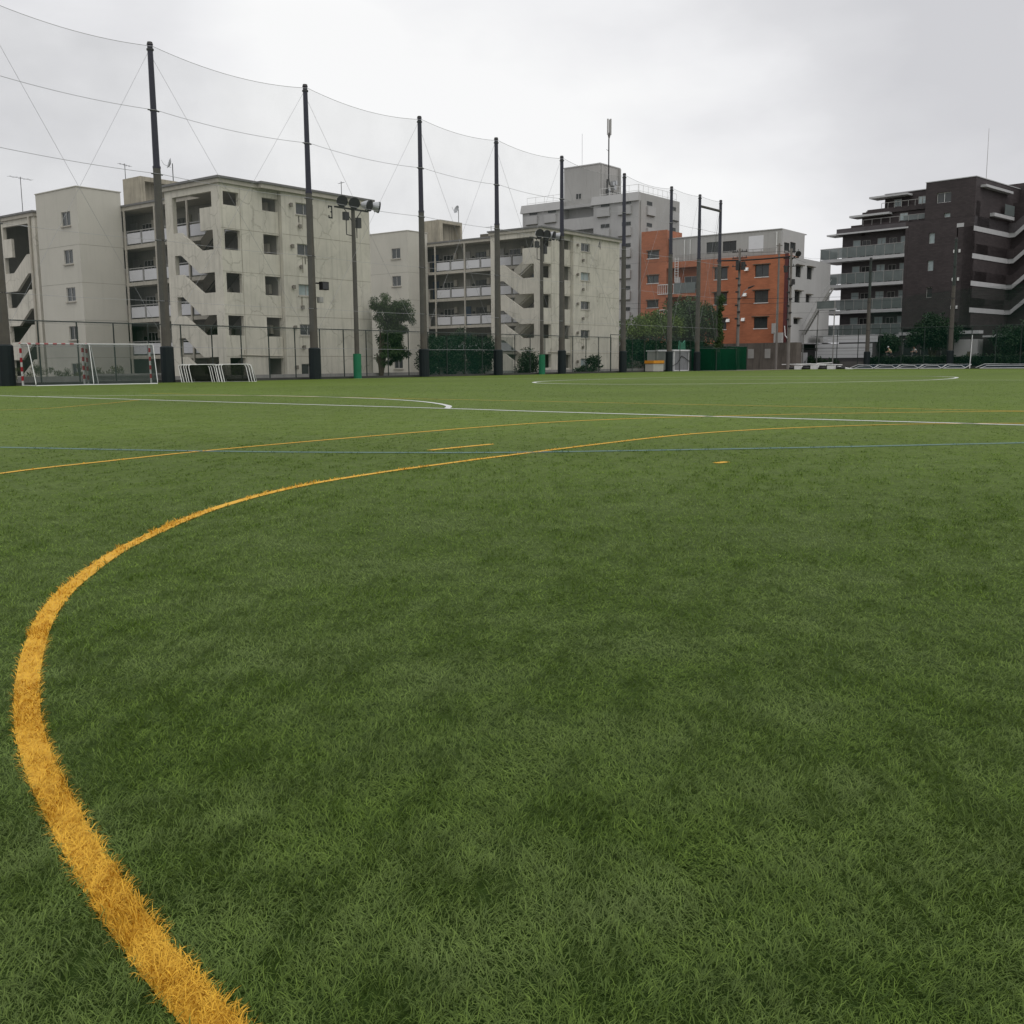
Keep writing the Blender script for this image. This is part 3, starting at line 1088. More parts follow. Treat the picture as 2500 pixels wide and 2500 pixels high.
dish("satellite_dish", (49.0, 70.6, 15.05), .42, math.radians(155), "satellite dish on the roof behind the tall pole at the left", 1.0)
dish("satellite_dish", (83.0, 70.6, 15.35), .42, math.radians(165), "satellite dish on the tank house of the block numbered 4, right of the tall pole", 1.0)
aerial((46.1, 72.5, 15.05), 1.15, math.radians(20), "small television aerial on the tank house of block 3")
aerial((41.8, 80.0, 12.5), 3.0, math.radians(10), "tall television aerial above the roof at the far left of block 3", 5, 1.5)
aerial((50.6, 53.6, 12.5), .9, math.radians(80), "short bare aerial on the roof edge above the number 3", 3, .5)
aerial((77.6, 62.0, 12.8), 1.0, math.radians(100), "small aerial on the roof of block 4 behind the gallery", 4, .8)

# ------------------------------------------------------------------ row of tall net poles
POLES = [(24.3, 49.1), (33.3, 49.4), (43.9, 49.4), (54.2, 49.5), (62.8, 49.6), (71.6, 49.7), (81.6, 49.8), (90.5, 49.9), (96.6, 50.0), (101.3, 50.0)]
POLE_LABEL = [
    "tall dark net pole cut off by the left edge of the picture",
    "tall net pole behind the right end of the striped goals, before a stair bay",
    "tall net pole carrying a small floodlight box, in front of the end wall numbered 3",
    "tall net pole between the feathery tree and the bushes",
    "tall net pole before the stair of the block numbered 4",
    "tall net pole just right of the second floodlight mast",
    "tall net pole at the right end of the block numbered 4",
    "tall net pole standing between the orange bin and the grey shed",
    "tall net pole at the left end of the high crossbar",
    "ivy covered net pole at the right end of the high crossbar",
]
PH = 17.6


def net_pole(i, x, y, label, H=PH, pad=True, dark=M_POLET):
    T = thing("net_pole", (x, y, 0), label, "pole", "tall poles that carry the ball net")
    m = MB()
    m.tube((x, y, 0), (x, y, H * .648), .265, .195, 14)
    part("lower_shaft", m, M_POLE, T)
    m = MB()
    m.tube((x, y, H * .648), (x, y, H), .175, .140, 14).tube((x, y, H * .648 - .06), (x, y, H * .648 + .05), .21, .21, 14)
    part("upper_shaft", m, dark, T)
    m = MB()
    m.tube((x, y, H), (x, y, H + .14), .17, .13, 12).tube((x, y, H - .28), (x, y, H - .2), .19, .19, 10)
    part("cap", m, M_DARKM, T)
    for z in (14.3, 11.05, 7.6, 4.4):
        if z < H - 1:
            m = MB()
            m.tube((x, y, z - .035), (x, y, z + .035), .262 - .005 * z, None, 12).box(F((x, y)), -.34, .34, -.03, .03, z - .03, z + .03)
            part("cable_clamp", m, M_DARKM, T)
    if pad:
        m = MB()
        n = 12
        m.tube((x, y, 0.0), (x, y, 1.92), .37, .36, n).tube((x, y, 1.92), (x, y, 1.98), .36, .29, n)
        part("pad", m, M_PAD, T)
    return T


POBJ = [net_pole(i, x, y, l) for i, ((x, y), l) in enumerate(zip(POLES, POLE_LABEL))]
# floodlight box and control box clamped to the third pole
m = MB()
x, y = POLES[2]
m.box(F((x, y)), .25, .45, -.2, -.05, 5.92, 6.0)
fl = thing("floodlight", (x + .6, y - .2, 5.6), "small black floodlight fixed to the tall pole in front of the end wall numbered 3", "floodlight")
m.box(F((x, y)), .40, .95, -.5, -.2, 5.55, 6.05)
part("housing", m, M_BLACK, fl)
m = MB().box(F((x, y)), .44, .91, -.515, -.5, 5.6, 6.0)
part("lens", m, M_GLASSD, fl)
single("control_box", MB().box(F((x, y)), .30, .62, -.32, -.08, 4.75, 5.12).box(F((x, y)), .34, .58, -.35, -.32, 4.8, 5.07), M_RAIL, "small grey control box on the tall pole below its floodlight", "control box")


def cable(pts_a, pts_b, sag, r, n=14):
    a, b = Vector(pts_a), Vector(pts_b)
    return [tuple(a.lerp(b, i / n) - Vector((0, 0, sag * 4 * (i / n) * (1 - i / n)))) for i in range(n + 1)]


net = thing("ball_net", (14.5, 49.1, 0), "huge thin ball stop net hung between the tall poles along the left side", "net")
NP = [(14.5, 49.1)] + POLES
for k, (zz, sag) in enumerate(((PH - .1, .42), (14.3, .22), (11.05, .12), (7.6, .08), (4.4, .05))):
    m = MB()
    for a, b in zip(NP, NP[1:]):
        d = math.hypot(b[0] - a[0], b[1] - a[1]) / 10.3
        m.path(cable((a[0], a[1] - .2, zz), (b[0], b[1] - .2, zz), sag * d * d, 0), .013 if k < 3 else .009, 5)
    part("cable", m, M_WIRE, net)
m = MB()
for a, b in zip(NP[:-1], NP[1:]):
    for p, q in ((a, b), (b, a)):
        m.tube((p[0], p[1] + .15, PH - .3), (q[0], q[1] + .15, 2.3), .008, .008, 4, False)
part("brace_wires", m, M_WIRE, net, kind="stuff")
for a, b in zip(NP[:-1], NP[1:]):
    d = math.hypot(b[0] - a[0], b[1] - a[1]) / 10.3
    top = cable((a[0], a[1] - .2, PH - .1), (b[0], b[1] - .2, PH - .1), .42 * d * d, 0, 10)
    m = MB()
    for p, q in zip(top, top[1:]):
        m.quad((p[0], p[1], 3.0), (q[0], q[1], 3.0), q, p)
    part("net_sheet", m, netmat("ball_netting", (.15, .17, .17), .14), net)
# crossbar between the last two poles
a, b = POLES[8], POLES[9]
single("crossbar", MB().tube((a[0], a[1], 16.6), (b[0], b[1], 16.6), .13, .13, 10), M_POLE, "horizontal steel bar joining the tops of the last two tall poles", "crossbar")
# the net slopes down behind the last pole
m = MB()
p0 = (b[0], b[1], PH - .2)
m.quad((b[0], b[1], 10.5), (113.5, 57.0, 10.5), (113.6, 57.0, 10.7), p0)
m.f.append((0, 1, 2, 3)) if False else None
sn = thing("end_net", (b[0], b[1], 0), "sloping end piece of the ball net beyond the crossbar, above the orange building", "net")
part("net_sheet", m, netmat("end_netting", (.20, .22, .22), .10), sn)
part("cable", MB().path([p0, (106, 52.8, 14.6), (113.6, 57.0, 10.7)], .02, 5), M_WIRE, sn)

# low chain link fence at the foot of the row
fe = thing("chain_link_fence", (20, 50.4, 0), "long dark green chain link fence at the foot of the blocks of flats", "fence")
xs = [16.3 + 2.07 * i for i in range(32)]
for x in xs:
    part("post", MB().tube((x, 50.4, 0), (x, 50.4, 3.2), .038, .038, 8), M_FENCE, fe)
part("top_rail", MB().tube((14, 50.4, 3.2), (80.4, 50.4, 3.2), .03, .03, 8).tube((80.4, 50.4, 3.45), (82.5, 50.4, 3.45), .03, .03, 8).tube((80.4, 50.4, 0), (80.4, 50.4, 3.47), .04, .04, 8), M_FENCE, fe)
part("wire", MB().path([(14 + i * 3, 50.36, 1.95 + .02 * math.sin(i * 1.3)) for i in range(24)], .012, 5), M_WIRE, fe)
part("mesh", MB().quad((14, 50.42, .1), (82.5, 50.42, .1), (82.5, 50.42, 3.18), (14, 50.42, 3.18)), netmat("chain_link", (.022, .060, .042), .17), fe)
part("footing", MB().box(F((0, 0)), 12, 92, 50.3, 50.5, -.04, .14), M_KERBD, fe)
nt2 = thing("windbreak_net", (56, 50.7, 0), "dark green windbreak netting behind the fence from the feathery tree rightwards", "net")
part("net_sheet", MB().quad((56.0, 50.7, 0), (66.2, 50.7, 0), (66.2, 50.7, 3.0), (56.0, 50.7, 3.0)), netmat("windbreak", (.012, .060, .040), .30), nt2)
part("net_sheet", MB().quad((82.6, 50.7, 0), (100, 51.0, 0), (100, 51.0, 3.1), (82.6, 50.7, 3.1)), netmat("windbreak", (.012, .060, .040), .30), nt2)
for x in (84.6, 86.9, 89.1, 91.6, 94.0, 96.3):
    part("post", MB().tube((x, 50.6, 0), (x, 50.6, 3.1), .035, .035, 6), M_FENCE, nt2)
single("kerb", MB().box(F((0, 0)), 12, 92, 52.6, 52.9, -.04, .32), M_KERB, "long pale concrete kerb behind the fence at the foot of the flats", "kerb")
single("bed_edging", MB().box(F((0, 0)), 26, 34.3, 51.3, 51.5, -.04, .42).box(F((0, 0)), 30.0, 34.3, 51.0, 51.2, .42, .52), M_KERB, "pale low wall behind the striped goals", "wall")


def mast(x, y, label, lamps, flip=1):
    T = thing("floodlight_mast", (x, y, 0), label, "floodlight mast", "floodlight masts among the tall poles")
    part("shaft", MB().tube((x, y, 0), (x, y, 10.95), .17, .125, 14), M_DARKM if False else M_POLE, T)
    part("pad", MB().tube((x, y, 0), (x, y, 1.62), .27, .265, 12), M_PADG, T)
    b = MB()
    b.box(F((x, y)), -1.6, 1.35, -.05, .05, 10.84, 10.94)
    b.tube((x - .75, y, 10.85), (x - .08, y, 10.1), .03, .03, 6).tube((x + .75, y, 10.85), (x + .08, y, 10.1), .03, .03, 6)
    part("crossarm", b, M_DARKM, T)
    bx = MB()
    bx.box(F((x, y)), -.85, -.45, -.12, .1, 10.15, 10.65).tube((x - .62, y, 10.2), (x - .62, y, 9.25), .035, .035, 6).tube((x - .62, y, 9.25), (x, y, 9.2), .03, .03, 6)
    part("ballast_box", bx, M_DARKM, T)
    bx = MB()
    bx.box(F((x, y)), .28, .62, -.12, .1, 9.75, 10.4).tube((x + .3, y, 9.8), (x + .3, y, 9.1), .04, .03, 6)
    part("ballast_box", bx, M_DARKM, T)
    for dx, az in lamps:
        d = Vector((math.cos(az), math.sin(az), -.18)).normalized()
        c = Vector((x + dx, y - .05, 11.28))
        m = MB()
        back, fr = c - d * .30, c + d * .22
        m.tube(tuple(back), tuple(c - d * .05), .16, .27, 16).tube(tuple(c - d * .05), tuple(fr), .27, .36, 16)
        l = part("lamp", m, M_ALU, T)
        part("lamp_face", MB().tube(tuple(fr), tuple(fr + d * .10), .37, .37, 16), M_BLACK, l)
        part("lamp_bracket", MB().tube((x + dx, y, 10.92), tuple(c), .03, .03, 6), M_DARKM, T)
    return T


R_ = math.radians
mast(47.97, 49.8, "floodlight mast with four lamps in front of the end wall numbered 3", [(-1.1, R_(-112)), (0, R_(-118)), (1.15, R_(-72)), (1.95, R_(-32))])
mast(69.0, 49.9, "floodlight mast with four lamps in front of the block numbered 4", [(-.5, R_(-118)), (.42, R_(-108)), (1.25, R_(-70)), (2.1, R_(-50))])

# ------------------------------------------------------------------ goals kept at the left edge of the turf
def round_path(pts, rad, n=5):
    P_ = [Vector(p) for p in pts]
    o = [P_[0]]
    for i in range(1, len(P_) - 1):
        a, b, c = P_[i - 1], P_[i], P_[i + 1]
        p, q = b + (a - b).normalized() * rad, b + (c - b).normalized() * rad
        for k in range(n + 1):
            t = k / n
            o.append((1 - t) ** 2 * p + 2 * t * (1 - t) * b + t * t * q)
    o.append(P_[-1])
    return [tuple(v) for v in o]


def to_w(o, ang, pts):
    c, s = math.cos(ang), math.sin(ang)
    return [(o[0] + x * c - y * s, o[1] + x * s + y * c, z) for x, y, z in pts]


M_NETW = netmat("goal_netting", (.22, .25, .24), .16)
M_NETG = netmat("dark_goal_netting", (.05, .07, .06), .38)


def striped_goal(o, ang, label, swap):
    T = thing("handball_goal", (*o, 0), label, "goal", "striped indoor size goals stored at the turf edge")
    Wd, H = 3.05, 2.06
    for x in (0, Wd):
        fr = F(tuple(to_w(o, ang, [(x, 0, 0)])[0][:2]), (math.cos(ang), math.sin(ang)), (-math.sin(ang), math.cos(ang)))
        p = part("post", MB().box(fr, -.04, .04, -.04, .04, 0, H), M_WHITE, T)
        st = MB()
        z = .26 if x == 0 else .30
        while z < H:
            st.box(fr, -.045, .045, -.045, .045, z, min(z + .22, H + .001))
            z += .44
        part("red_bands", st, M_RED, p)
    fr = F(tuple(to_w(o, ang, [(0, 0, 0)])[0][:2]), (math.cos(ang), math.sin(ang)), (-math.sin(ang), math.cos(ang)))
    cb = part("crossbar", MB().box(fr, .04, Wd - .04, -.04, .04, H - .08, H), M_WHITE, T)
    st = MB()
    x = .3
    while x < Wd - .3 and not swap:
        st.box(fr, x, x + .2, -.045, .045, H - .085, H + .004)
        x += .42
    part("red_bands", st, M_RED, cb)
    for x in (0, Wd):
        pth = round_path([(x, 0, H - .04), (x, -.85, H - .04), (x, -1.45, .04), (x, 0, .04)], .16)
        part("side_frame", MB().path(to_w(o, ang, pth), .020, 6), M_WHITE, T)
    part("ground_bar", MB().tube(*to_w(o, ang, [(0, -1.43, .03), (Wd, -1.43, .03)]), .025, None, 6), M_WHITE, T)
    part("top_bar", MB().tube(*to_w(o, ang, [(0, -.80, H - .06), (Wd, -.80, H - .06)]), .012, None, 6), M_WHITE, T)
    q = to_w(o, ang, [(0, -.85, H - .05), (Wd, -.85, H - .05), (Wd, -1.42, .04), (0, -1.42, .04), (0, 0, H - .05), (Wd, 0, H - .05), (0, 0, .04), (Wd, 0, .04)])
    n = MB()
    n.quad(q[0], q[1], q[2], q[3]).quad(q[4], q[5], q[1], q[0]).quad(q[6], q[4], q[0], q[3]).quad(q[7], q[5], q[1], q[2])
    part("net", n, M_NETG, T)
    return T


striped_goal((24.85, 48.75), -.07, "red and white striped goal furthest left, beside the cut off pole", 0)
striped_goal((28.05, 48.45), -.36, "red and white striped goal next to the second tall pole", 1)


def small_goal(o, ang):
    T = thing("small_goal", (*o, 0), "", "goal", "small white goals nested together by the turf edge")
    Wd, H = 1.62, .98
    f = round_path([(0, 0, 0), (-.20, .22, H), (Wd - .20, .22, H), (Wd, 0, 0)], .20)
    part("front_frame", MB().path(to_w(o, ang, f), .021, 6), M_WHITE, T)
    for x in (0, Wd):
        part("side_frame", MB().path(to_w(o, ang, round_path([(x - .19, .22, H - .04), (x - .14, .60, H - .22), (x, .95, .02), (x, 0, .02)], .08)), .018, 5), M_WHITE, T)
    part("ground_bar", MB().tube(*to_w(o, ang, [(0, .95, .02), (Wd, .95, .02)]), .018, None, 5), M_WHITE, T)
    q = to_w(o, ang, [(-.19, .24, H - .03), (Wd - .19, .24, H - .03), (Wd, .94, .03), (0, .94, .03), (0, .03, .03), (Wd, .03, .03)])
    part("net", MB().quad(q[0], q[1], q[2], q[3]).quad(q[0], q[3], q[4], q[0]).quad(q[1], q[2], q[5], q[1]), netmat("small_goal_netting", (.06, .075, .06), .5), T)
    return T


proto = small_goal((34.0, 48.25), math.radians(-44))
LB = ["small white goal at the front of the left nest, net facing the pitch", "small white goal second in the left nest", "small white goal third in the left nest",
      "small white goal fourth in the left nest", "small white goal at the back of the left nest, next to the padded pole"]
tag(proto, LB[0])
for i in range(1, 5):
    c = copy_tree(proto)
    c.location = (34.0 - .085 * i, 48.25 + .11 * i + .03 * (i % 2), 0)
    tag(c, LB[i])
LB = ["small white goal at the front of the right nest", "small white goal second in the right nest", "small white goal at the back of the right nest"]
for i in range(3):
    c = copy_tree(proto)
    c.location = (35.2 - .09 * i, 46.98 + .12 * i, 0)
    tag(c, LB[i])

# ------------------------------------------------------------------ tall grey block
def tall_block():
    T = thing("apartment_tower", (119.2, 70.5, 0), "tall pale grey block of flats with an antenna mast, behind the block numbered 4", "apartment building")
    fx, fy = F((119.2, 70.5), (0, 1), (1, 0)), F((119.2, 70.5), (1, 0), (0, 1))
    ST2, TOP = 2.76, 21.86
    nfl = 8
    # right wing, recessed balconies, left wing
    hs_r = []
    wl = MB()
    wl.box(fx, .0, 7.05, 0, 11, 0, TOP)
    wl.box(fx, 12.2, 19.0, 0, 11, 0, TOP)
    wl.box(fx, 7.06, 12.19, 1.6, 11.0, 0, TOP)
    part("wall", wl, M_GREYT, T)
    part("side_wall", MB().box(fy, .012, 10.95, -.02, .0, 0, TOP + .02), M_GREYT2, T)
    for k in range(nfl):
        z = 20.45 - ST2 * k
        if z < 1:
            break
        part("balcony_parapet", MB().box(fx, 7.06, 12.19, .0, .15, z - 1.55, z).box(fx, 7.06, 12.19, .15, 1.6, z - 1.55, z - 1.35), M_GREYT, T)
    part("balcony_parapet", MB().box(fx, 7.06, 12.19, 0, 1.6, TOP - .02, TOP + .35), M_GREYT, T)
    # slanted head band
    for u0, u1 in ((-.0, 7.3), (12.1, 19.2)):
        b = MB()
        k = len(b.v)
        ua, ub = (u0, u1)
        b.v += [fx.P(ua, -.35, TOP - .02), fx.P(ub, -.35, TOP - .02), fx.P(ub, -.02, TOP + 1.1), fx.P(ua, -.02, TOP + 1.1), fx.P(ua, .4, TOP - .02), fx.P(ub, .4, TOP - .02), fx.P(ub, .4, TOP + 1.1), fx.P(ua, .4, TOP + 1.1)]
        b.f += [(0, 1, 2, 3), (4, 7, 6, 5), (0, 3, 7, 4), (1, 5, 6, 2), (3, 2, 6, 7), (0, 4, 5, 1)]
        part("head_band", b, M_GREYT, T)
    part("roof", MB().box(fy, .4, 11.0, .0, 19, TOP + .01, TOP + 1.05), M_GREYT2, T)
    # windows with box shaped ledges beneath
    def win(fr, u, z, nm=""):
        window(T, fr, u + .1, z + .55, 1.35, .48, d=-.07, glass=M_GLASSD, frame=M_FRAMED, mull=3, bar=.07)
        l = MB()
        l.box(fr, u, u + 2.0, -.30, -.0, z - .75, z + .35)
        part("window_box", l, M_GREYT, T)
        part("window_box_painted_shade", MB().box(fr, u + .06, u + 1.94, -.24, -.0, z - .84, z - .752), M_SHADE, T)  # dark strip stands in for the shade under the window box
    for k in range(nfl):
        z = 21.0 - ST2 * k
        if z < 7 and k > 5:
            break
        for u in (1.1, 4.4, 13.1, 16.3):
            if u < 8 or k < 2:
                win(fx, u, z)
        for u in (1.9,) if k < 3 else ():
            win(fy, u, z - .05)
        if k < 3:
            win(fy, 8.4, z)
    # balconies seen edge on at the far right corner
    for z in (21.3, 18.6, 15.9):
        part("side_balcony", MB().box(fy, 11.0, 12.2, 2.5, 8, z - 1.6, z - .2).box(fy, 11.0, 12.0, 2.2, 2.5, z + .4, z + .7), M_GREYT, T)
    part("downpipe", MB().tube(fy.P(.35, -.12, 5), fy.P(.35, -.12, TOP), .09, None, 8), M_GREYT2, T)
    # roof house
    rh = MB()
    f2 = F((123.0, 79.0), (0, 1), (1, 0))
    g2 = F((123.0, 79.0), (1, 0), (0, 1))
    rh.box(f2, 0, 6.0, 0, 5.2, TOP + 1.0, 28.0)
    part("roof_house", rh, M_GREYT2, T)
    part("roof_house_coping", MB().box(f2, -.08, 6.05, -.08, 5.28, 28.0, 28.14), M_GREYT, T)
    part("roof_house_fin", MB().box(g2, 4.75, 5.0, -.35, -.0, TOP + 1, 27.9).box(g2, .2, .4, -.25, 0, TOP + 1, 27.9), M_GREYT2, T)
    window(T, f2, 3.0, 23.6, .95, .8, d=-.07, glass=M_GLASSD)
    # white railings round the roof
    for fr, a, b in ((fx, .2, 6.2), (fx, 12.4, 18.4), (fy, .3, 10.6)):
        m = MB()
        z0 = TOP + 1.08
        for z in (z0 + .25, z0 + 1.0):
            m.tube(fr.P(a, .3, z), fr.P(b, .3, z), .025, None, 5)
        n = int((b - a) / 1.25)
        for i in range(n + 1):
            u = a + (b - a) * i / n
            m.tube(fr.P(u, .3, z0 - .1), fr.P(u, .3, z0 + 1.0), .025, None, 5)
        part("roof_railing", m, M_WHITE, T)
    # equipment frames on the roof house
    m = MB()
    for z in (23.9, 24.5):
        m.tube(g2.P(1.0, -.6, z), g2.P(4.4, -.6, z), .05, None, 6)
    for u in (1.2, 2.3, 3.3):
        m.tube(g2.P(u, -.6, 23.0), g2.P(u, -.6, 24.6), .05, None, 6)
    part("pipe_frame", m, M_DARKM, T)
    m = MB()
    for u, z in ((2.6, 25.4), (3.3, 25.6), (3.0, 24.9), (1.5, 24.3)):
        m.box(g2, u, u + .5, -.5, -.1, z, z + .55)
    part("equipment_boxes", m, M_ALU, T)
    return T


tall_block()
T = thing("antenna_mast", (124.4, 78.6, 23), "phone antenna mast on the roof house of the tall grey block", "antenna")
x, y = 124.3, 78.4
part("mast", MB().path([(x + .2, y, 25.3), (x, y, 26.2), (x, y, 32.2)], .09, 8).tube((x - .35, y, 23.3), (x - .35, y, 26), .12, None, 8).tube((x - .6, y, 29.9), (x, y, 29.8), .03, None, 5), M_DARKM, T)
for dx, dy in ((-.28, 0), (.28, .05), (.02, -.28)):
    part("antenna_panel", MB().tube((x + dx, y + dy, 31.9), (x + dx, y + dy, 34.0), .11, None, 10).tube((x, y, 31.2), (x + dx, y + dy, 32.0), .04, None, 5), M_GREYT2, T)
single("lightning_rod", MB().tube((124.0, 82.6, 28.1), (124.0, 82.6, 32.6), .025, None, 5), M_WIRE, "thin lightning rod on the roof house of the tall grey block", "rod")

# ------------------------------------------------------------------ orange building
def orange_block():
    T = thing("orange_building", (117.2, 49.0, 3), "orange tiled four storey building with grey top floor, behind the utility poles", "building")
    fx, fy = F((117.2, 49.0), (0, 1), (1, 0)), F((117.2, 49.0), (1, 0), (0, 1))
    ws, sm = [], []
    for zt, zb in ((12.35, 10.95), (9.35, 7.92), (6.2, 4.88)):
        ws += [(2.4, 4.15, zb, zt), (7.75, 9.5, zb, zt)]
        if zt != 12.35 or True:
            sm += [(17.25, 19.0, zt - 1.3, zt - .3)]
    sm = [(17.3, 19.0, 14.1, 15.0), (17.3, 19.0, 10.98, 11.95), (17.3, 19.0, 7.9, 8.8)]
    w = MB()
    holes_wall(w, fx, .0, 11.9, 3.0, 13.45, .3, ws)
    w.box(fx, .35, 11.9, .31, 4, 3.0, 13.4)
    part("wall", w, M_ORANGE, T)
    w = MB()
    holes_wall(w, fx, 16.2, 19.9, 3.0, 17.5, .3, sm)
    w.box(fx, 16.2, 19.89, .31, 4, 3.0, 17.45)
    part("stair_tower_wall", w, M_ORANGE, T)
    # recessed middle with balconies
    part("recessed_wall", MB().box(fx, 11.9, 16.2, 1.4, 4, 3, 12.7), M_ORANGE, T)
    part("wall", MB().box(fx, 11.9, 16.2, 0, 4, 12.7, 13.45), M_ORANGE, T)
    for z in (9.35, 6.2):
        part("balcony_floor", MB().box(fx, 11.9, 16.2, -.1, 1.4, z - .25, z + .1), M_ORANGE, T)
        part("balcony_panel", MB().box(fx, 12.0, 15.0, -.16, -.1, z + .15, z + 1.45), M_BGLASS, T)
        r = MB()
        for i in range(9):
            u = 15.05 + i * .28
            r.box(fx, u, u + .04, -.16, -.1, z + .2, z + 1.3)
        r.box(fx, 15.0, 17.35, -.17, -.09, z + 1.3, z + 1.38).box(fx, 15.0, 17.35, -.17, -.09, z + .12, z + .2)
        part("white_railing", r, M_WHITE, T)
        dr = MB().box(fx, 14.9, 15.7, 1.28, 1.4, z + .1, z + 2.3)
        part("door", dr, M_WHITE, T)
        window(T, fx, 12.3, z + .7, 2.0, 1.6, d=1.3, glass=M_GLASS)
    # ladder and pipes
    ld = MB()
    for u in (14.35, 14.8):
        ld.box(fx, u, u + .06, -.3, -.24, 10.9, 13.9)
    for i in range(10):
        ld.box(fx, 14.41, 14.8, -.29, -.25, 11.0 + i * .3, 11.05 + i * .3)
    part("ladder", ld, M_WHITE, T)
    for (a, b, c, d) in ws:
        window(T, fx, a, c, b - a, d - c, d=.12, glass=M_GLASS, frame=M_FRAMED, sill=M_WHITE)
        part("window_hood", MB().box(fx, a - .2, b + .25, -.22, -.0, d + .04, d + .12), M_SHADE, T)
    for (a, b, c, d) in sm:
        window(T, fx, a, c, b - a, d - c, d=.12, glass=M_GLASS, frame=M_FRAMED, sill=M_WHITE)
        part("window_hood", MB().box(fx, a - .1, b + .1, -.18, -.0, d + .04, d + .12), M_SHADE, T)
    for u, z in ((5.0, 11.75), (5.15, 8.75), (7.3, 5.75), (5.3, 5.8)):
        part("vent_cover", MB().prism(F((117.2, 49.0 + u), (1, 0), (0, 1)), [(-.35, z), (0, z), (0, z + .38), (-.15, z + .38)], 0, .42), M_WHITE, T)
    # grey top floor, set back a little
    top = [(9.2, 10.9, 14.15, 15.55), (6.9, 8.7, 14.15, 15.5)]
    w = MB()
    holes_wall(w, fx, 1.2, 16.15, 13.46, 16.35, .3, top, d0=.5)
    w.box(fx, 1.45, 16.15, .81, 8.0, 13.46, 16.33)
    part("top_floor_wall", w, M_GREYT2, T)
    part("roof_coping", MB().box(fx, 1.1, 16.16, .4, 8.1, 16.36, 16.46), M_GREYT, T)
    part("white_wall_patch", MB().box(fx, 3.4, 5.3, .49, .5, 14.0, 15.85), M_PANEL, T)
    for a, b, c, d in top:
        window(T, fx, a, c, b - a, d - c, d=.56, glass=M_GLASSD, frame=M_FRAMED)
    m = MB()
    for u in (13.1, 13.9, 1.7):
        part("white_pipe", MB().tube(fx.P(u, .4, 13.5), fx.P(u, .4, 16.1), .065, None, 6), M_WHITE, T)
    m = MB()
    for i in range(14):
        u = 1.4 + i * 1.05
        m.box(fx, u, u + .04, .15, .19, 13.46, 14.2)
    m.box(fx, 1.4, 15.1, .14, .2, 14.2, 14.26)
    part("roof_railing", m, M_RAIL, T)
    # grey right side
    hs = []
    for (a, b, c, d) in ((2.3, 3.9, 10.9, 12.25), (5.8, 7.4, 10.85, 12.3), (2.2, 3.8, 7.9, 9.25), (5.7, 6.9, 8.05, 8.95), (2.1, 3.6, 5.35, 6.0)):
        hs.append((a, b, c, d))
    w = MB()
    holes_wall(w, fy, .01, 13.6, 3, 13.2, .3, hs)
    w.box(fy, 4, 13.6, .31, 11, 3, 13.18)
    w.box(fy, .02, 4, .31, 1, 3, 13.18)
    part("side_wall", w, M_GREYT, T, "pale grey side wall of the orange building")
    for a, b, c, d in hs:
        window(T, fy, a, c, b - a, d - c, d=.12, glass=M_GLASSD, frame=M_FRAMED)
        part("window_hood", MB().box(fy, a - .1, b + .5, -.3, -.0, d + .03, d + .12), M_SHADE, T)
    tp = [(1.0, 2.6, 13.95, 14.9), (2.8, 4.5, 13.9, 15.1)]
    w = MB()
    holes_wall(w, fy, .52, 7.2, 13.46, 16.36, .2, tp, d0=1.0)
    part("top_floor_wall", w, M_GREYT, T)
    for a, b, c, d in tp:
        window(T, fy, a, c, b - a, d - c, d=1.06, glass=M_GLASS, frame=M_FRAMED)
    part("corner_strip", MB().box(fy, -.03, .0, -.03, .42, 3, 13.5), mat("maroon_tile", (.10, .030, .030), .7), T)
    return T


orange_block()
# retaining wall under it, with pale doorways
T = thing("retaining_wall", (115.5, 50, 0), "dark stained concrete wall below the orange building", "wall")
fr = F((115.6, 46.0), (0, 1), (1, 0))
part("wall", MB().box(fr, 1.0, 26, 0, 1.5, -.04, 3.1), mat("old_dark_concrete", (.115, .10, .085), .95, .3, .6, streak=.5), T)
for u, w_, h in ((6.3, .75, 1.1), (4.2, .7, 1.1)):
    part("pale_board", MB().box(fr, u, u + w_, -.06, .0, 1.3, 1.3 + h), M_KERB, T)
single("raised_ground", MB().box(F((0, 0)), 117.15, 260, 49.5, 260, -.04, 3.0), M_ASPH, None, None, None, "structure")

# ------------------------------------------------------------------ dark brown flats on the right
_ch, _sh = math.cos(HEAD), math.sin(HEAD)


def old2new(x, y):
    # from camera-heading axes to ground axes
    return (x * _sh + y * _ch, -x * _ch + y * _sh)


BK, BZ = 1.14, -.127          # the block is about 3.2 m from floor to floor
DC = old2new(48.156 * BK, 109.0 * BK)
DL = old2new(-.69466, .71934)
DN = old2new(.71934, .69466)


class FS(F):
    """Wall plane whose drawing was measured in units of BK metres."""

    def P(s, u, d, z):
        return (s.o[0] + (s.u[0] * u + s.n[0] * d) * BK, s.o[1] + (s.u[1] * u + s.n[1] * d) * BK, z * BK + BZ)


def bwin(T, fr, u, z, w, h, d=.12, **k):
    return window(T, fr, u, z, w * BK, h * BK, d=d, **k)


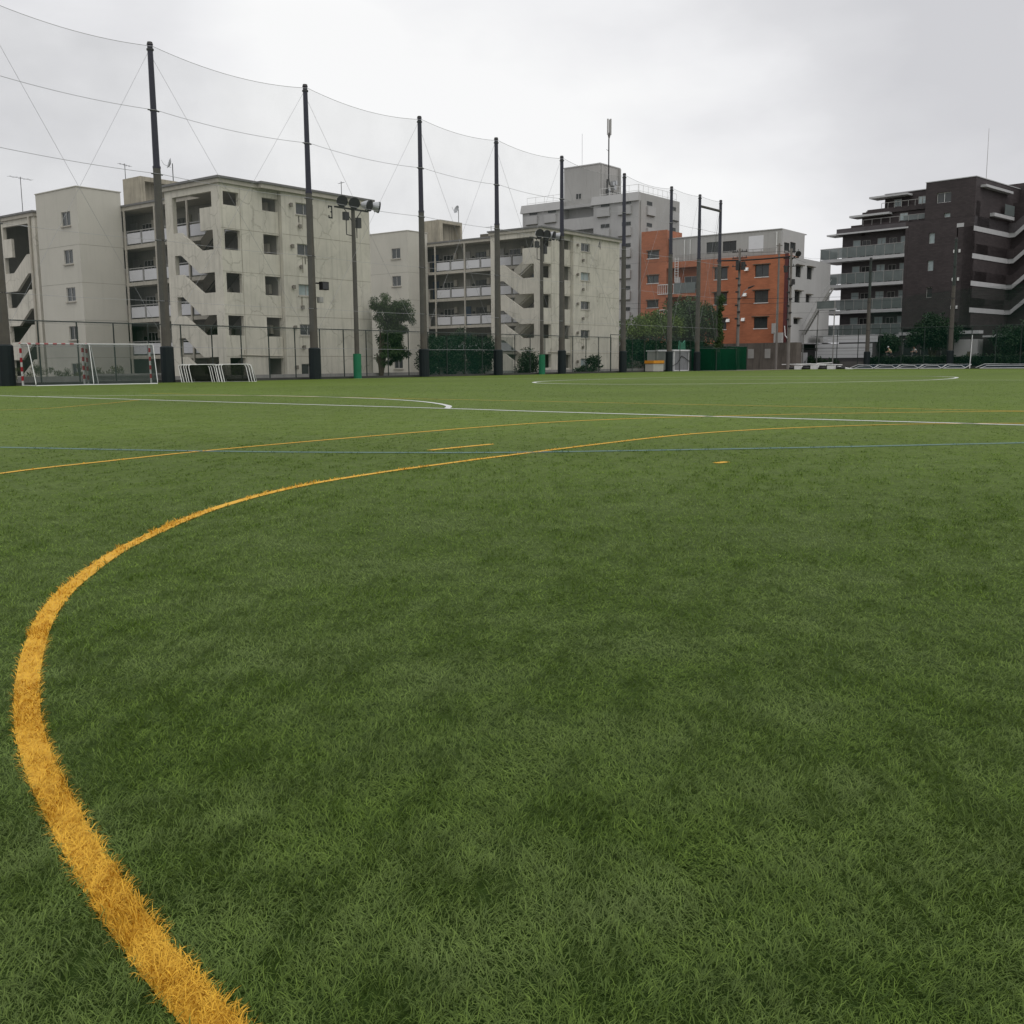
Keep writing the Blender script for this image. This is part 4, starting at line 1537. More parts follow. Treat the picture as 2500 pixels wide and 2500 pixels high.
def brown_block():
    T = thing("brown_apartment_building", (DC[0], DC[1], 0), "dark brown stepped block of flats with pale edged balconies at the right", "apartment building")
    fx = FS(DC, DL, DN)
    fr = FS(DC, DN, DL)        # right hand side, going away; inward is to the left
    # narrow windows and stair slot in the front mass
    nw = [(4.05, 4.7, z, z + 1.1) for z in (13.28, 10.42, 7.6, 4.85)]
    w = MB()
    holes_wall(w, fx, .0, 7.0, 4.3, 15.76, .35, nw + [(1.02, 1.72, 4.9, 14.95)])
    w.box(fx, .0, 7.0, .9, 13, 0, 15.74)
    w.box(fx, 1.75, 7.0, .36, .9, 4.3, 15.7).box(fx, 0, .95, .36, .9, 4.3, 15.7)
    part("wall", w, M_BROWN, T)
    uw = [(2.5, 4.03, 17.4, 18.45), (2.5, 3.18, 15.86, 16.3)]
    w = MB()
    holes_wall(w, fx, .0, 5.25, 15.77, 19.64, .35, uw)
    w.box(fx, 0, 5.25, .36, 12, 15.77, 19.6)
    w.box(fx, 5.26, 11.0, 2.4, 12, 15.77, 19.35)
    w.box(fx, 5.26, 12.75, 1.5, 12, 15.77, 17.65)
    w.box(fx, 12.75, 13.2, 1.5, 10, 15.0, 17.55)
    part("upper_wall", w, M_BROWN, T)
    for i, (a, b, c, d) in enumerate(nw):
        bwin(T, fx, a, c, b - a, d - c, d=.16, glass=M_GLASSP if i != 2 else M_GLASS, mull=0, sill=M_EDGE)
    bwin(T, fx, 2.5, 17.4, 1.53, 1.05, d=.16, glass=M_GLASS, frame=M_WHITE, sill=M_EDGE)
    bwin(T, fx, 2.5, 15.86, .68, .44, d=.16, glass=M_GLASSP, mull=0)
    part("roof_coping", MB().box(fx, -.05, 5.3, -.05, 12, 19.64, 19.72).box(fx, 5.31, 11.05, 2.3, 12, 19.36, 19.44), M_EDGE, T)
    part("slot_lintel", MB().box(fx, 1.0, 1.74, -.03, .35, 14.7, 15.1), M_EDGE, T)
    # balcony zone
    w = MB()
    w.box(fx, 7.01, 15.5, 1.5, 13, .0, 15.2)
    part("recessed_wall", w, M_BROWN2, T)
    part("party_wall", MB().box(fx, 7.0, 7.3, -.02, 1.5, 4.3, 15.9), M_BROWN, T)
    for z, ue in ((12.15, 17.45), (9.24, 17.42), (6.28, 17.6), (3.45, 17.7)):
        part("balcony_slab", MB().box(fx, 7.31, ue, .0, 1.5, z, z + .34).box(fx, 15.5, ue, 1.5, 4, z, z + .34), M_EDGE, T)
        n = 9
        for k in range(n):
            a = 7.4 + (ue - 7.45) * k / n
            b = 7.4 + (ue - 7.45) * (k + 1) / n
            part("glass_panel", MB().box(fx, a + .05, b - .02, .04, .07, z + .42, z + 1.52), M_BGLASS, T)
        part("glass_panel", MB().box(fx, ue - .05, ue - .02, .1, 3.9, z + .42, z + 1.52), M_BGLASS, T)
        r = MB()
        r.box(fx, 7.31, ue, .02, .09, z + 1.53, z + 1.58)
        for k in range(n + 1):
            a = 7.4 + (ue - 7.45) * k / n
            r.box(fx, a - .02, a + .03, .03, .09, z + .34, z + 1.53)
        part("balcony_rail", r, M_RAIL, T)
        # doors and windows behind the glass
        for u, w_, h, m_ in ((13.2, .95, 2.0, M_PANEL), (12.0, 1.0, 1.9, M_GLASSD), (10.2, 1.0, 2.0, M_GLASSP), (8.9, .9, 1.9, M_GLASSD), (7.9, .6, 2.0, M_PANEL)):
            f_ = bwin(T, fx, u, z + .4, w_, h, d=1.42, glass=m_ if m_ is not M_PANEL else M_GLASSP, frame=M_RAIL, mull=0 if m_ is M_PANEL else 1)
        for u in (11.3, 15.0):
            part("air_conditioner", MB().box(fx, u - .4, u + .1, .9, 1.2, z + .36, z + .95), M_PANEL, T)
    # terraces and projecting canopies of the stepped floors
    part("terrace_parapet", MB().box(fx, 7.0, 15.48, .0, .2, 15.22, 15.80).box(fx, 15.28, 15.48, .2, 6, 15.2, 15.8), M_BROWN2, T)
    part("terrace_edge", MB().box(fx, 7.0, 15.52, -.06, .0, 15.15, 15.32).box(fx, 15.52, 16.7, .0, 2, 15.1, 15.28), M_EDGE, T)
    part("terrace_floor", MB().box(fx, 7.0, 15.28, .2, 8, 15.2, 15.4), M_BROWN2, T)
    part("terrace_parapet", MB().box(fx, 5.26, 14.2, .9, 1.05, 15.8, 16.15), M_BROWN, T)
    part("canopy", MB().box(fx, 9.6, 14.3, .6, 2.5, 17.0, 17.22), M_EDGE, T)
    part("terrace_parapet", MB().box(fx, 5.26, 12.5, 1.3, 1.5, 17.2, 17.75), M_BROWN, T)
    part("canopy", MB().box(fx, 7.8, 12.2, 1.0, 3.0, 18.9, 19.1), M_EDGE, T)
    for u0, u1, d, z in ((5.3, 12.7, .85, 16.1), (5.4, 10.8, 1.25, 17.75)):
        r = MB()
        r.box(fx, u0, u1, d, d + .04, z + .52, z + .57)
        n = 7
        for i in range(n + 1):
            u = u0 + (u1 - u0) * i / n
            r.box(fx, u, u + .04, d, d + .04, z - .1, z + .52)
        part("terrace_rail", r, M_RAIL, T)
    part("terrace_glass", MB().box(fx, 5.3, 8.0, .86, .88, 16.1, 16.6), M_BGLASS, T)
    for u, z in ((6.2, 17.9), (9.0, 17.9), (7.8, 16.2)):
        bwin(T, fx, u, z, .9, .8, d=2.33 if z > 17 else 1.42, glass=M_GLASSP, frame=M_RAIL, mull=1)
    # right hand side: open galleries round a court
    w = MB()
    w.box(fr, .0, .5, 0, 1.6, 4.3, 14.7)
    w.box(fr, .4, 1.4, 0, .3, 14.4, 17.3)
    w.box(fr, 10.3, 22, -9, 2, 0, 18.0).box(fr, 12.0, 22, -5, 2, 18.0, 20.3)
    part("court_wall", w, M_BROWN, T)
    part("gallery_back_wall", MB().box(fr, .4, 10.3, 1.6, 2.0, 0, 17), mat("shaded_gallery_wall", (.014, .013, .014), .9), T)  # painted near black in place of the deep shade in the galleries
    for z in (14.3, 11.5, 8.7, 5.95):
        e, p = MB(), MB()
        e.box(fr, .02, 9.4, -.06, .1, z - .08, z + .42)
        e.box(fr, 9.4, 9.52, -.7, .1, z - .08, z + .42)
        p.box(fr, .05, 9.4, .0, .12, z + .42, z + 1.45).box(fr, 9.32, 9.4, -.7, .0, z + .42, z + 1.45)
        k = len(e.v)
        g = FS((DC[0] + DN[0] * 9.35 * BK, DC[1] + DN[1] * 9.35 * BK), (-DL[0], -DL[1]), DN)
        e.prism(g, [(.7, z - .08), (.7, z + .42), (6.0, z + 4.9), (6.0, z + 4.35)], .0, .12)
        p.prism(g, [(.7, z + .42), (.7, z + 1.5), (6.0, z + 5.95), (6.0, z + 4.9)], .03, .1)
        part("gallery_edge", e, M_EDGE, T)
        part("gallery_parapet", p, M_BROWN2 if z > 14 else M_BROWN, T)
        part("gallery_floor", MB().box(fr, .05, 10.3, .12, 1.6, z, z + .2), M_BROWN2, T)
    part("canopy", MB().box(fr, 1.2, 8.5, -.6, 1.6, 18.7, 18.95), M_EDGE, T)
    part("upper_gallery", MB().box(fr, 4.0, 9.5, -.5, .0, 16.0, 16.35), M_EDGE, T)
    part("upper_gallery_wall", MB().box(fr, 3.0, 6.8, .1, 1.6, 16.4, 18.7), M_BROWN, T)
    part("upper_gallery_glass", MB().box(fr, 6.8, 9.4, -.5, -.45, 16.4, 17.5), M_BGLASS, T)
    # podium
    w = MB()
    w.box(fx, -6, 7, -1.0, 12, -.04, 3.6)
    part("podium_wall", w, M_BROWN, T)
    part("podium_edge", MB().box(fx, -1.6, 7, -1.15, .0, 3.62, 3.95).box(fx, -6, -3.2, -1.3, .0, 3.3, 3.5), M_EDGE, T)
    for u in (1.2, 3.4, 5.4):
        bwin(T, fx, u, 1.4, 1.1, 1.8, d=-1.07, glass=M_GLASS, frame=M_RAIL, mull=0)
    # white lamp boxes by the slot
    for z in (12.1, 9.2, 6.3):
        for u in (1.9, 1.35):
            part("wall_lamp", MB().box(fx, u - .14, u + .02, -.16, .0, z, z + .32), M_WHITE, T)
    return T


brown_block()
p = FS(DC, DL, DN).P(.2, 3, 19.7)
single("lightning_rod", MB().tube(p, (p[0], p[1], 28.2), .035, .02, 5), M_RAIL, "long thin lightning rod on the corner of the dark brown flats", "rod")
p = FS(DC, DL, DN).P(-3.9, 10.4, 18.5)
single("roof_ladder", MB().path(round_path([(p[0], p[1], 20), (p[0], p[1], 24.9), (p[0] + .6, p[1] - .7, 24.9), (p[0] + .6, p[1] - .7, 20)], .3), .05, 6), M_WHITE, "looped white ladder rail on the roof at the right edge", "ladder")

# ------------------------------------------------------------------ the far side of the pitch
road = single("road", MB().box(F((0, 0)), 122.6, 240, -80, 47, -.04, .85), M_ASPH, None, None, None, "structure")
ff = thing("far_fence", (121.0, 30, 0), "green wire fence along the far right side of the pitch", "fence")
fy_ = F((121.0, 0), (0, 1), (1, 0))
for i in range(17):
    u = 49.2 - i * 2.5
    part("post", MB().tube((121, u, 0), (121, u, 4.6), .05, None, 7), M_FENCE, ff)
part("top_rail", MB().tube((121, 49.2, 4.6), (121, 8, 4.6), .035, None, 6).tube((121, 49.2, 2.4), (121, 40, 2.4), .025, None, 6), M_FENCE, ff)
part("mesh", MB().quad((121.05, 49.2, .1), (121.05, 8, .1), (121.05, 8, 4.6), (121.05, 49.2, 4.6)), netmat("far_mesh", (.010, .045, .030), .12), ff)
part("footing", MB().box(fy_, 8, 46, -.15, .15, -.04, .25), M_KERBD, ff)
for y_, H_, lb in ((40.4, 12.5, "dark net pole standing before the glass balconies of the brown flats"), (31.2, 14.0, "dark net pole standing before the right part of the brown flats")):
    net_pole(0, 120.4, y_, lb, H_, True, M_FENCE)
fn = thing("far_net", (120.4, 30, 0), "green ball net hung between the dark poles before the brown flats", "net")
for y0_, y1_, h0, h1 in ((40.4, 31.2, 12.3, 13.8), (31.2, 16, 13.8, 15)):
    part("net_sheet", MB().quad((120.4, y0_, .1), (120.4, y1_, .1), (120.4, y1_, h1 * .62), (120.4, y0_, h0 * .62)), netmat("far_netting", (.008, .040, .028), .18), fn)

# steel stair between the orange building and the brown flats
T = thing("outside_stair", (121.4, 47, 0), "grey steel outside stair between the orange building and the brown flats", "stairs")
fs = F((121.4, 0), (0, 1), (1, 0))
for d in (0, .8):
    part("stringer", MB().prism(fs, [(47.0, 7.25), (47.0, 6.9), (48.6, 4.1), (48.75, 4.1), (48.75, 4.3)], d, d + .06), M_RAIL, T)
    part("upper_stringer", MB().prism(fs, [(45.2, 9.6), (45.4, 9.6), (46.8, 7.4), (46.8, 7.0)], d, d + .06), M_RAIL, T)
for k in range(11):
    t = (k + .5) / 11
    part("step", MB().box(fs, 47.0 + 1.65 * t - .09, 47.0 + 1.65 * t + .09, .07, .79, 7.0 - 2.8 * t, 7.04 - 2.8 * t), M_RAIL, T)
for k in range(9):
    t = (k + .5) / 9
    part("step", MB().box(fs, 45.35 + 1.45 * t - .09, 45.35 + 1.45 * t + .09, .07, .79, 9.3 - 2.3 * t, 9.34 - 2.3 * t), M_RAIL, T)
part("landing", MB().box(fs, 44.9, 47.0, 0, .86, 6.95, 7.15), M_EDGE, T)
part("landing_panel", MB().box(fs, 44.9, 47.0, -.04, -.01, 7.15, 8.0), M_BGLASS, T)
for a, b in (((47.0, 8.2), (48.7, 5.2)), ((45.3, 10.5), (46.9, 8.1))):
    part("handrail", MB().tube(fs.P(a[0], 0, a[1]), fs.P(b[0], 0, b[1]), .03, None, 6), M_EDGE, T)
for y, z in ((44.95, 8.0), (46.95, 6.95), (48.7, 4.2)):
    part("support_post", MB().box(fs, y - .05, y + .05, .3, .42, -.04, z), M_RAIL, T)

# white panelled hut
T = thing("white_hut", (123, 41, .8), "low shed with a white boarded wall behind the far fence", "shed")
fh = F((123.0, 40.7), (0, 1), (1, 0))
part("body", MB().box(fh, .05, 7.0, .06, 5, -.04, 3.0), M_BROWN2, T)
z = 1.28
k = 0
while z < 2.9:
    part("board", MB().box(fh, 0, 6.9 - (.3 if k == 2 else 0), -.03 + .008 * (k % 2), .05, z, min(z + .40, 2.95)), M_PANEL, T)
    z += .42
    k += 1
for z in (3.12, 3.50):
    part("upper_board", MB().box(fh, -.3, 6.3, .9, 1.0, z, z + .36), M_PANEL, T)
part("roof", MB().box(fh, 6.5, 9.3, -.2, 4, 3.0, 3.12), M_PANEL, T)
part("roof", MB().box(fh, -.4, 8.0, 1.01, 5, 3.9, 4.0), M_EDGE, T)
single("hut_wall", MB().box(F((123.5, 47.8), (0, 1), (1, 0)), 0, 3.4, 0, 3, -.04, 2.3), M_BROWN2, "low dark wall left of the white boarded shed", "wall")
T = thing("noticeboard", (122.2, 48.6, 0), "two pale upright boards left of the white boarded shed", "board")
for u in (48.3, 49.2):
    part("panel", MB().box(F((122.2, u), (0, 1), (1, 0)), 0, .62, 0, .06, .35, 1.95), M_PANEL, T)
part("post", MB().box(F((122.2, 48.3), (0, 1), (1, 0)), .70, .80, 0, .06, -.04, 2.0), M_WHITE, T)
T = thing("gate_lodge", (128, 30.6, .8), "small pale building behind the white pole at the right", "building")
fh = F((128.0, 30.2), (0, 1), (1, 0))
part("wall", MB().box(fh, 0, 2.6, 0, 3, .8, 3.3), M_GREYT, T)
part("doorway", MB().box(fh, .6, 1.1, -.03, .0, .85, 1.9), M_SHADE, T)
part("roof", MB().box(fh, -2.8, -.5, -.1, 3, 3.5, 3.7), M_EDGE, T)
single("white_post", MB().tube((119.6, 28.9, 0), (119.6, 28.8, 3.6), .05, .04, 8), M_WHITE, "thin white post standing alone near the right edge of the pitch", "post")

# flattened white goals stored along the far touchline
GL = ["flattened white goal at the left end of the far row", "flattened white goal second from the left in the far row", "flattened white goal in the middle of the far row",
      "flattened white goal second from the right of the touching five", "flattened white goal at the right end of the touching five", "flattened white goal apart from the others, at the right edge"]


M_WORN = mat("weathered_white_tube", (.46, .46, .45), .5, .15, 3)


def flat_goal(label, y, L_):
    T = thing("folded_goal", (112.6, y, 0), label, "goal", "flattened goals stored along the far touchline")
    x = 112.4
    part("long_bar", MB().tube((x, y, .08), (x, y - L_, .08), .045, None, 7), M_WORN, T)
    part("upper_bar", MB().path([(x + .5, y + .5, .14), (x + .7, y - .3, .50), (x + .8, y - L_ * .5, .46), (x + .8, y - L_ - .2, .48)], .035, 7), M_WORN, T)
    part("curved_bar", MB().path([(x + .1, y - .1, .1), (x + .3, y - .6, .32), (x + .4, y - L_ * .45, .34), (x + .3, y - L_ * .8, .36), (x + .1, y - L_, .12)], .03, 7), M_WORN, T)
    part("slanted_bar", MB().tube((x, y - L_ + .02, .1), (x + .8, y - L_ - .4, .47), .035, None, 7), M_WORN, T)
    part("net", MB().quad((x + .05, y, .08), (x + .05, y - L_, .08), (x + .75, y - L_ - .2, .5), (x + .65, y - .3, .46)), netmat("folded_net", (.02, .03, .035), .8), T)


for i, l in enumerate(GL):
    if i < 5:
        flat_goal(l, 39.2 - 2.35 * i, 2.2)
    else:
        flat_goal(l, 26.2, 5.5)
# weights and loose poles at the left end
WL = ["black rubber weight at the left end of the stored gear", "black rubber weight second from the left of the stored gear", "black rubber weight third from the left of the stored gear", "black rubber weight nearest the flattened goals"]
for i in range(4):
    y = 46.4 - i * 1.9 - (.2 if i == 3 else 0)
    m = MB().tube((112.4, y, .0), (112.4, y, .16), .48, .50, 14).tube((112.4, y, .16), (112.4, y, .30), .50, .40, 14)
    single("rubber_weight", m, M_BLACK, WL[i], "weight", "weights on the stored goals")
BL = ["white concrete block between the first two rubber weights", "white concrete block between the middle rubber weights", "white concrete block before the last rubber weight"]
for i in range(3):
    y = 45.45 - i * 1.9
    m = MB().box(F((112.4, y), (0, 1), (1, 0)), -.42, .42, -.1, .35, 0, .42).box(F((112.4, y), (0, 1), (1, 0)), -.08, .08, -.13, -.1, 0, .14)
    single("concrete_block", m, M_WHITE, BL[i], "block", "white blocks among the stored gear")
for i, (y0_, y1_, z0_, z1_, lb) in enumerate(((47.6, 44.2, .55, .62, "loose white pole on top of the stored gear, furthest left"), (46.6, 42.4, .52, .45, "loose white pole lying across the blocks"),
                                             (44.6, 40.6, .62, .48, "loose white pole leaning towards the flattened goals"), (43.6, 41.8, .66, .72, "short loose white pole on the top of the pile"))):
    single("loose_pole", MB().tube((112.9 + .15 * i, y0_, z0_), (112.8 + .1 * i, y1_, z1_), .05, None, 7), M_WHITE, lb, "pole", "loose white poles on the stored gear")
single("white_ramp", MB().prism(F((112.3, 40.9), (0, -1), (1, 0)), [(0, 0), (0, .36), (1.6, .05), (1.6, 0)], 0, .6), M_WHITE, "white wedge shaped board between the blocks and the flattened goals", "board")

# grey shed, orange topped bin, net cages
T = thing("tool_shed", (92.9, 50.9, 0), "pale grey metal shed with streaked door beside a padded pole", "shed")
fs = F((92.9, 50.8))
part("body", MB().box(fs, 0, 3.5, 0, 1.8, 0, 2.02), M_ALU, T)
part("roof", MB().box(fs, -.1, 3.65, -.12, 1.9, 2.03, 2.18), M_PANEL, T)
for k in range(10):
    part("door_rib", MB().box(fs, .34 + k * .30, .56 + k * .30, -.02, 0, .12, 1.9), mat("ribbed_grey_steel", (.21, .215, .22), .5, .2, 2, streak=.5), T)
part("door_frame", MB().box(fs, .2, .28, -.05, 0, .05, 2.0).box(fs, 3.35, 3.43, -.05, 0, .05, 2.0).box(fs, .28, 3.35, -.05, 0, .02, .1), M_WHITE, T)
part("hose", MB().path([fs.P(-.5, -.1, .45), fs.P(.9, -.08, .85), fs.P(1.7, -.08, 1.55), fs.P(2.3, -.08, 1.4), fs.P(3.0, -.08, 1.1), fs.P(3.5, -.08, 1.0)], .03, 6), M_CABLE, T)
T = thing("locker", (90.2, 50.9, 0), "low grey cabinet at the left of the metal shed", "cabinet")
part("body", MB().box(F((90.0, 50.9)), 0, 2.6, 0, 1.2, 0, 1.98), M_GREYT2, T)
part("lid", MB().box(F((90.0, 50.9)), -.08, 2.7, -.08, 1.3, 1.99, 2.1), M_PANEL, T)
T = thing("storage_bin", (86.3, 49.3, 0), "pale storage bin with an orange yellow lid by the padded poles", "bin")
part("body", MB().box(F((86.3, 49.3)), .05, 2.0, 0, .9, .06, .80), mat("beige_plastic", (.36, .35, .31), .6), T)
part("lid", MB().box(F((86.3, 49.3)), 0, 2.05, -.06, .96, .81, 1.09), mat("orange_plastic", (.55, .23, .02), .5), T)
part("lid_rim", MB().box(F((86.3, 49.3)), .02, 2.03, -.02, .94, .77, .81), M_BLACK, T)
single("green_net_roll", MB().prism(F((95.0, 51.2)), [(0, 2.2), (.1, 3.1), (.5, 2.85), (.9, 2.9), (1.25, 3.15), (1.35, 2.2)], 0, .15), netmat("light_green_net", (.12, .32, .22), .7), "light green net hung above the metal shed", "net")


def cage(name, x0, x1, y0, y1, H, label, bars=6):
    T = thing(name, (x0, y0, 0), label, "net cage", "dark green net cages on wheels")
    fr = MB()
    for x in (x0, x1):
        for y in (y0, y1):
            fr.tube((x, y, 0), (x, y, H), .04, None, 6)
    for i in range(bars):
        x = x0 + (x1 - x0) * i / (bars - 1)
        fr.tube((x, y0 - .1, H + .03 * (i % 2)), (x + .6, y1 + .2, H + .10), .035, None, 6)
    part("frame", fr, M_FENCE, T)
    n = MB()
    # net hangs in folds
    k = 46
    for side in (y0, y1):
        pts = [(x0 + (x1 - x0) * i / k, side + .10 * math.sin(i * 2.1) + random.uniform(-.06, .06)) for i in range(k + 1)]
        for a, b in zip(pts, pts[1:]):
            n.quad((*a, .02), (*b, .02), (b[0], side, H), (a[0], side, H))
    for xx in (x0, x1):
        n.quad((xx, y0, .02), (xx + .1, y1, .02), (xx, y1, H), (xx, y0, H))
    part("net", n, netmat("cage_net", (.006, .050, .024), .72), T)
    return T


cage("net_cage", 98.2, 102.9, 48.6, 51.5, 2.28, "dark green net cage nearest the metal shed")
cage("net_cage", 103.4, 108.6, 50.0, 53.5, 2.55, "dark green net cage further right against the dark wall")


# utility poles with wires
def utility(x, y, H, label, gear):
    T = thing("utility_pole", (x, y, 0), label, "utility pole", "utility poles before the orange building")
    part("shaft", MB().tube((x, y, 0), (x, y, H), .20, .13, 12), mat("utility_concrete", (.17, .155, .14), .85, .15, 2), T)
    a = MB()
    for z in (H - .4, H - 1.1, H - 2.0):
        a.box(F((x, y), (0, 1), (1, 0)), -.9, .9, -.06, .04, z, z + .09)
        for u in (-.8, -.3, .3, .8):
            a.tube((x, y + u, z + .09), (x, y + u, z + .30), .05, .03, 6)
    part("crossarms", a, M_DARKM, T)
    for (dz, dy, r, h) in gear:
        part("transformer", MB().tube((x - .35, y + dy, H - dz), (x - .35, y + dy, H - dz + h), r, None, 12).box(F((x, y), (0, 1), (1, 0)), dy - .1, dy + .1, -.3, 0, H - dz + .2, H - dz + .3), M_DARKM, T)
    m = MB()
    for i in range(8):
        z = H - 3.4 - i * .75
        m.box(F((x, y), (0, 1), (1, 0)), -.3 if i % 2 else -.05, .05 if i % 2 else .32, -.25, -.1, z, z + .18)
    part("steps_and_boxes", m, M_DARKM, T)
    return T


utility(112.0, 46.5, 13.4, "concrete utility pole with floodlight, at the right edge of the orange front", [(2.6, .45, .22, .7), (4.0, -.45, .2, .6)])
utility(110.0, 51.8, 13.6, "concrete utility pole with a transformer before the orange front", [(2.4, .0, .28, 1.0), (2.4, -.62, .26, .9)])
single("utility_pole", MB().tube((114.0, 48.8, 0), (114.0, 48.8, 14.3), .14, .10, 10).box(F((114.0, 48.8), (0, 1), (1, 0)), -.35, .35, -.05, .05, 14.0, 14.1), mat("utility_concrete", (.17, .155, .14)),
       "slimmer utility pole between the two fitted ones", "utility pole", "utility poles before the orange building")
T = thing("street_lamp", (109.8, 51.6, 9.2), "curved street lamp on the utility pole before the orange front", "street lamp")
part("arm", MB().path([(109.9, 51.6, 8.0), (109.7, 51.0, 8.8), (109.5, 50.2, 9.2)], .035, 6), M_ALU, T)
part("lamp_head", MB().tube((109.5, 50.4, 9.15), (109.3, 49.6, 9.35), .12, .05, 8), M_DARKM, T)
T = thing("round_floodlight", (111.6, 45.8, 12.5), "round white rimmed floodlight on top of the utility pole", "floodlight")
d = Vector((-.62, -.75, -.25)).normalized()
c = Vector((111.6, 45.6, 12.75))
part("lamp", MB().tube(tuple(c - d * .25), tuple(c + d * .1), .20, .36, 16), M_WHITE, T)
part("lamp_face", MB().tube(tuple(c + d * .1), tuple(c + d * .2), .33, .33, 16), M_BLACK, T)
part("bracket", MB().tube((112, 46.4, 12.2), tuple(c), .05, None, 6), M_DARKM, T)
single("cable_bundle", MB().path(cable((110, 54.6, 12.45), (112, 46.5, 12.55), .12, 0), .085, 6), M_CABLE, "thick black cable bundle running into the utility pole with the floodlight", "cable")
WIRES = [((110, 90, 9.2), (110, 51.8, 8.1), .5, .035), ((110, 90, 8.6), (110, 51.8, 7.5), .5, .03), ((110, 51.8, 8.1), (112, 46.5, 8.0), .08, .045), ((110, 51.8, 7.5), (112, 46.5, 7.5), .08, .04),
         ((112, 46.5, 8.0), (115, 10, 8.8), .5, .035), ((112, 46.5, 7.5), (115, 10, 8.2), .5, .03), ((110, 90, 14.0), (110, 51.8, 12.9), .5, .02), ((110, 51.8, 12.9), (112, 46.5, 12.9), .1, .03),
         ((110, 51.8, 13.3), (112, 46.5, 13.2), .15, .03), ((112, 46.5, 6.3), (116, 10, 7.2), .4, .02), ((110, 90, 7.4), (110, 51.8, 6.2), .5, .02), ((110, 51.8, 6.2), (112, 46.5, 6.3), .08, .025),
         ((112, 46.5, 13.0), (135, 52, 14.4), .3, .02), ((112, 46.5, 12.5), (135, 52, 13.8), .3, .02)]
uw_ = thing("overhead_wires", (110, 60, 6), "black overhead wires strung across the orange building", "wires")
for a, b, s_, r_ in WIRES:
    part("wire", MB().path(cable(a, b, s_, 0, 12), r_ * .6, 4), M_CABLE, uw_)
T = thing("meter_cabinets", (113.5, 48.9, 3), "grey equipment boxes with bent white pipe at the foot of the orange corner", "equipment box")
part("box", MB().box(F((116.6, 49.0), (0, 1), (1, 0)), .3, 1.3, 0, .5, 3.1, 4.3).box(F((116.6, 49.0), (0, 1), (1, 0)), 1.2, 1.6, 0, .4, 4.2, 5.4), M_GREYT2, T)
part("pipe", MB().path([(114, 48.9, 5), (114, 48.9, 6.8), (114.0, 48.85, 9.0)], .05, 6).path([(115, 47.6, 3.2), (115, 48.2, 3.9), (115, 48.3, 5.0)], .05, 6), M_WHITE, T)


# ------------------------------------------------------------------ trees and bushes
def foliage(blobs, n, size, m, name, parent, droop=0.0, clump=60, narrow=.5):
    """Many small leaf faces gathered in clumps, with gaps between them."""
    rg_ = np.random.default_rng(int(abs(blobs[0][0] * 100 + n)))
    Wt = np.array([b[3] * b[4] * b[5] for b in blobs])
    Wt /= Wt.sum()
    C, B = [], []
    for bi, b in enumerate(blobs):
        k = max(4, int(clump * Wt[bi]))
        d = rg_.normal(0, 1, (k, 3))
        d /= np.linalg.norm(d, axis=1)[:, None]
        r = rg_.uniform(.35, 1.0, k) ** .6
        C.append(np.array(b[:3]) + d * r[:, None] * np.array(b[3:6]))
        B.append(np.full(k, (b[3] * b[4] * b[5]) ** (1 / 3)))
    C, B = np.concatenate(C), np.concatenate(B)
    cr_ = rg_.uniform(0, 1, len(C))
    w = rg_.integers(0, len(C), n)
    off = rg_.normal(0, 1, (n, 3))
    off /= np.linalg.norm(off, axis=1)[:, None]
    off *= (rg_.uniform(0, 1, n) ** .45 * B[w] * .34)[:, None]
    Pp = C[w] + off
    ax = off / (np.linalg.norm(off, axis=1)[:, None] + 1e-6) + rg_.normal(0, .5, (n, 3))
    ax[:, 2] -= droop * 1.4
    ax /= np.linalg.norm(ax, axis=1)[:, None]
    sd = np.cross(ax, rg_.normal(0, 1, (n, 3)))
    sd /= np.linalg.norm(sd, axis=1)[:, None]
    L_ = rg_.uniform(.6, 1.4, n)[:, None] * size
    Wd = L_ * narrow
    V = np.stack([Pp, Pp + ax * L_ * .5 + sd * Wd * .5, Pp + ax * L_, Pp + ax * L_ * .5 - sd * Wd * .5], 1)
    V[:, :, 2] = np.maximum(V[:, :, 2], .02)
    rnd_ = np.clip(cr_[w] * .55 + rg_.uniform(0, .45, n), 0, 1)
    rl = root_of(parent)
    V -= np.array(rl)
    o = np_mesh(name, V.reshape(-1, 3), np.arange(n * 4), np.arange(n) * 4, np.full(n, 4), np.repeat(rnd_, 4), m)
    o.parent = parent
    return o


def branchy(T, base, tips, r, name="trunk", sub=True):
    m = MB()
    bx_, by_, bz_ = base
    for t in tips:
        mid = (bx_ + (t[0] - bx_) * .35, by_ + (t[1] - by_) * .35, bz_ + (t[2] - bz_) * .5)
        m.tube(base, mid, r, r * .7, 7).tube(mid, t, r * .7, r * .25, 7)
    part(name, m, M_BARK, T)


def tree(name, loc, label, cat, blobs, n, size, m, tips, r, group=None, **kw):
    T = thing(name, loc, label, cat, group)
    branchy(T, loc, tips, r)
    foliage(blobs, n, size, m, "crown", T, **kw)
    return T


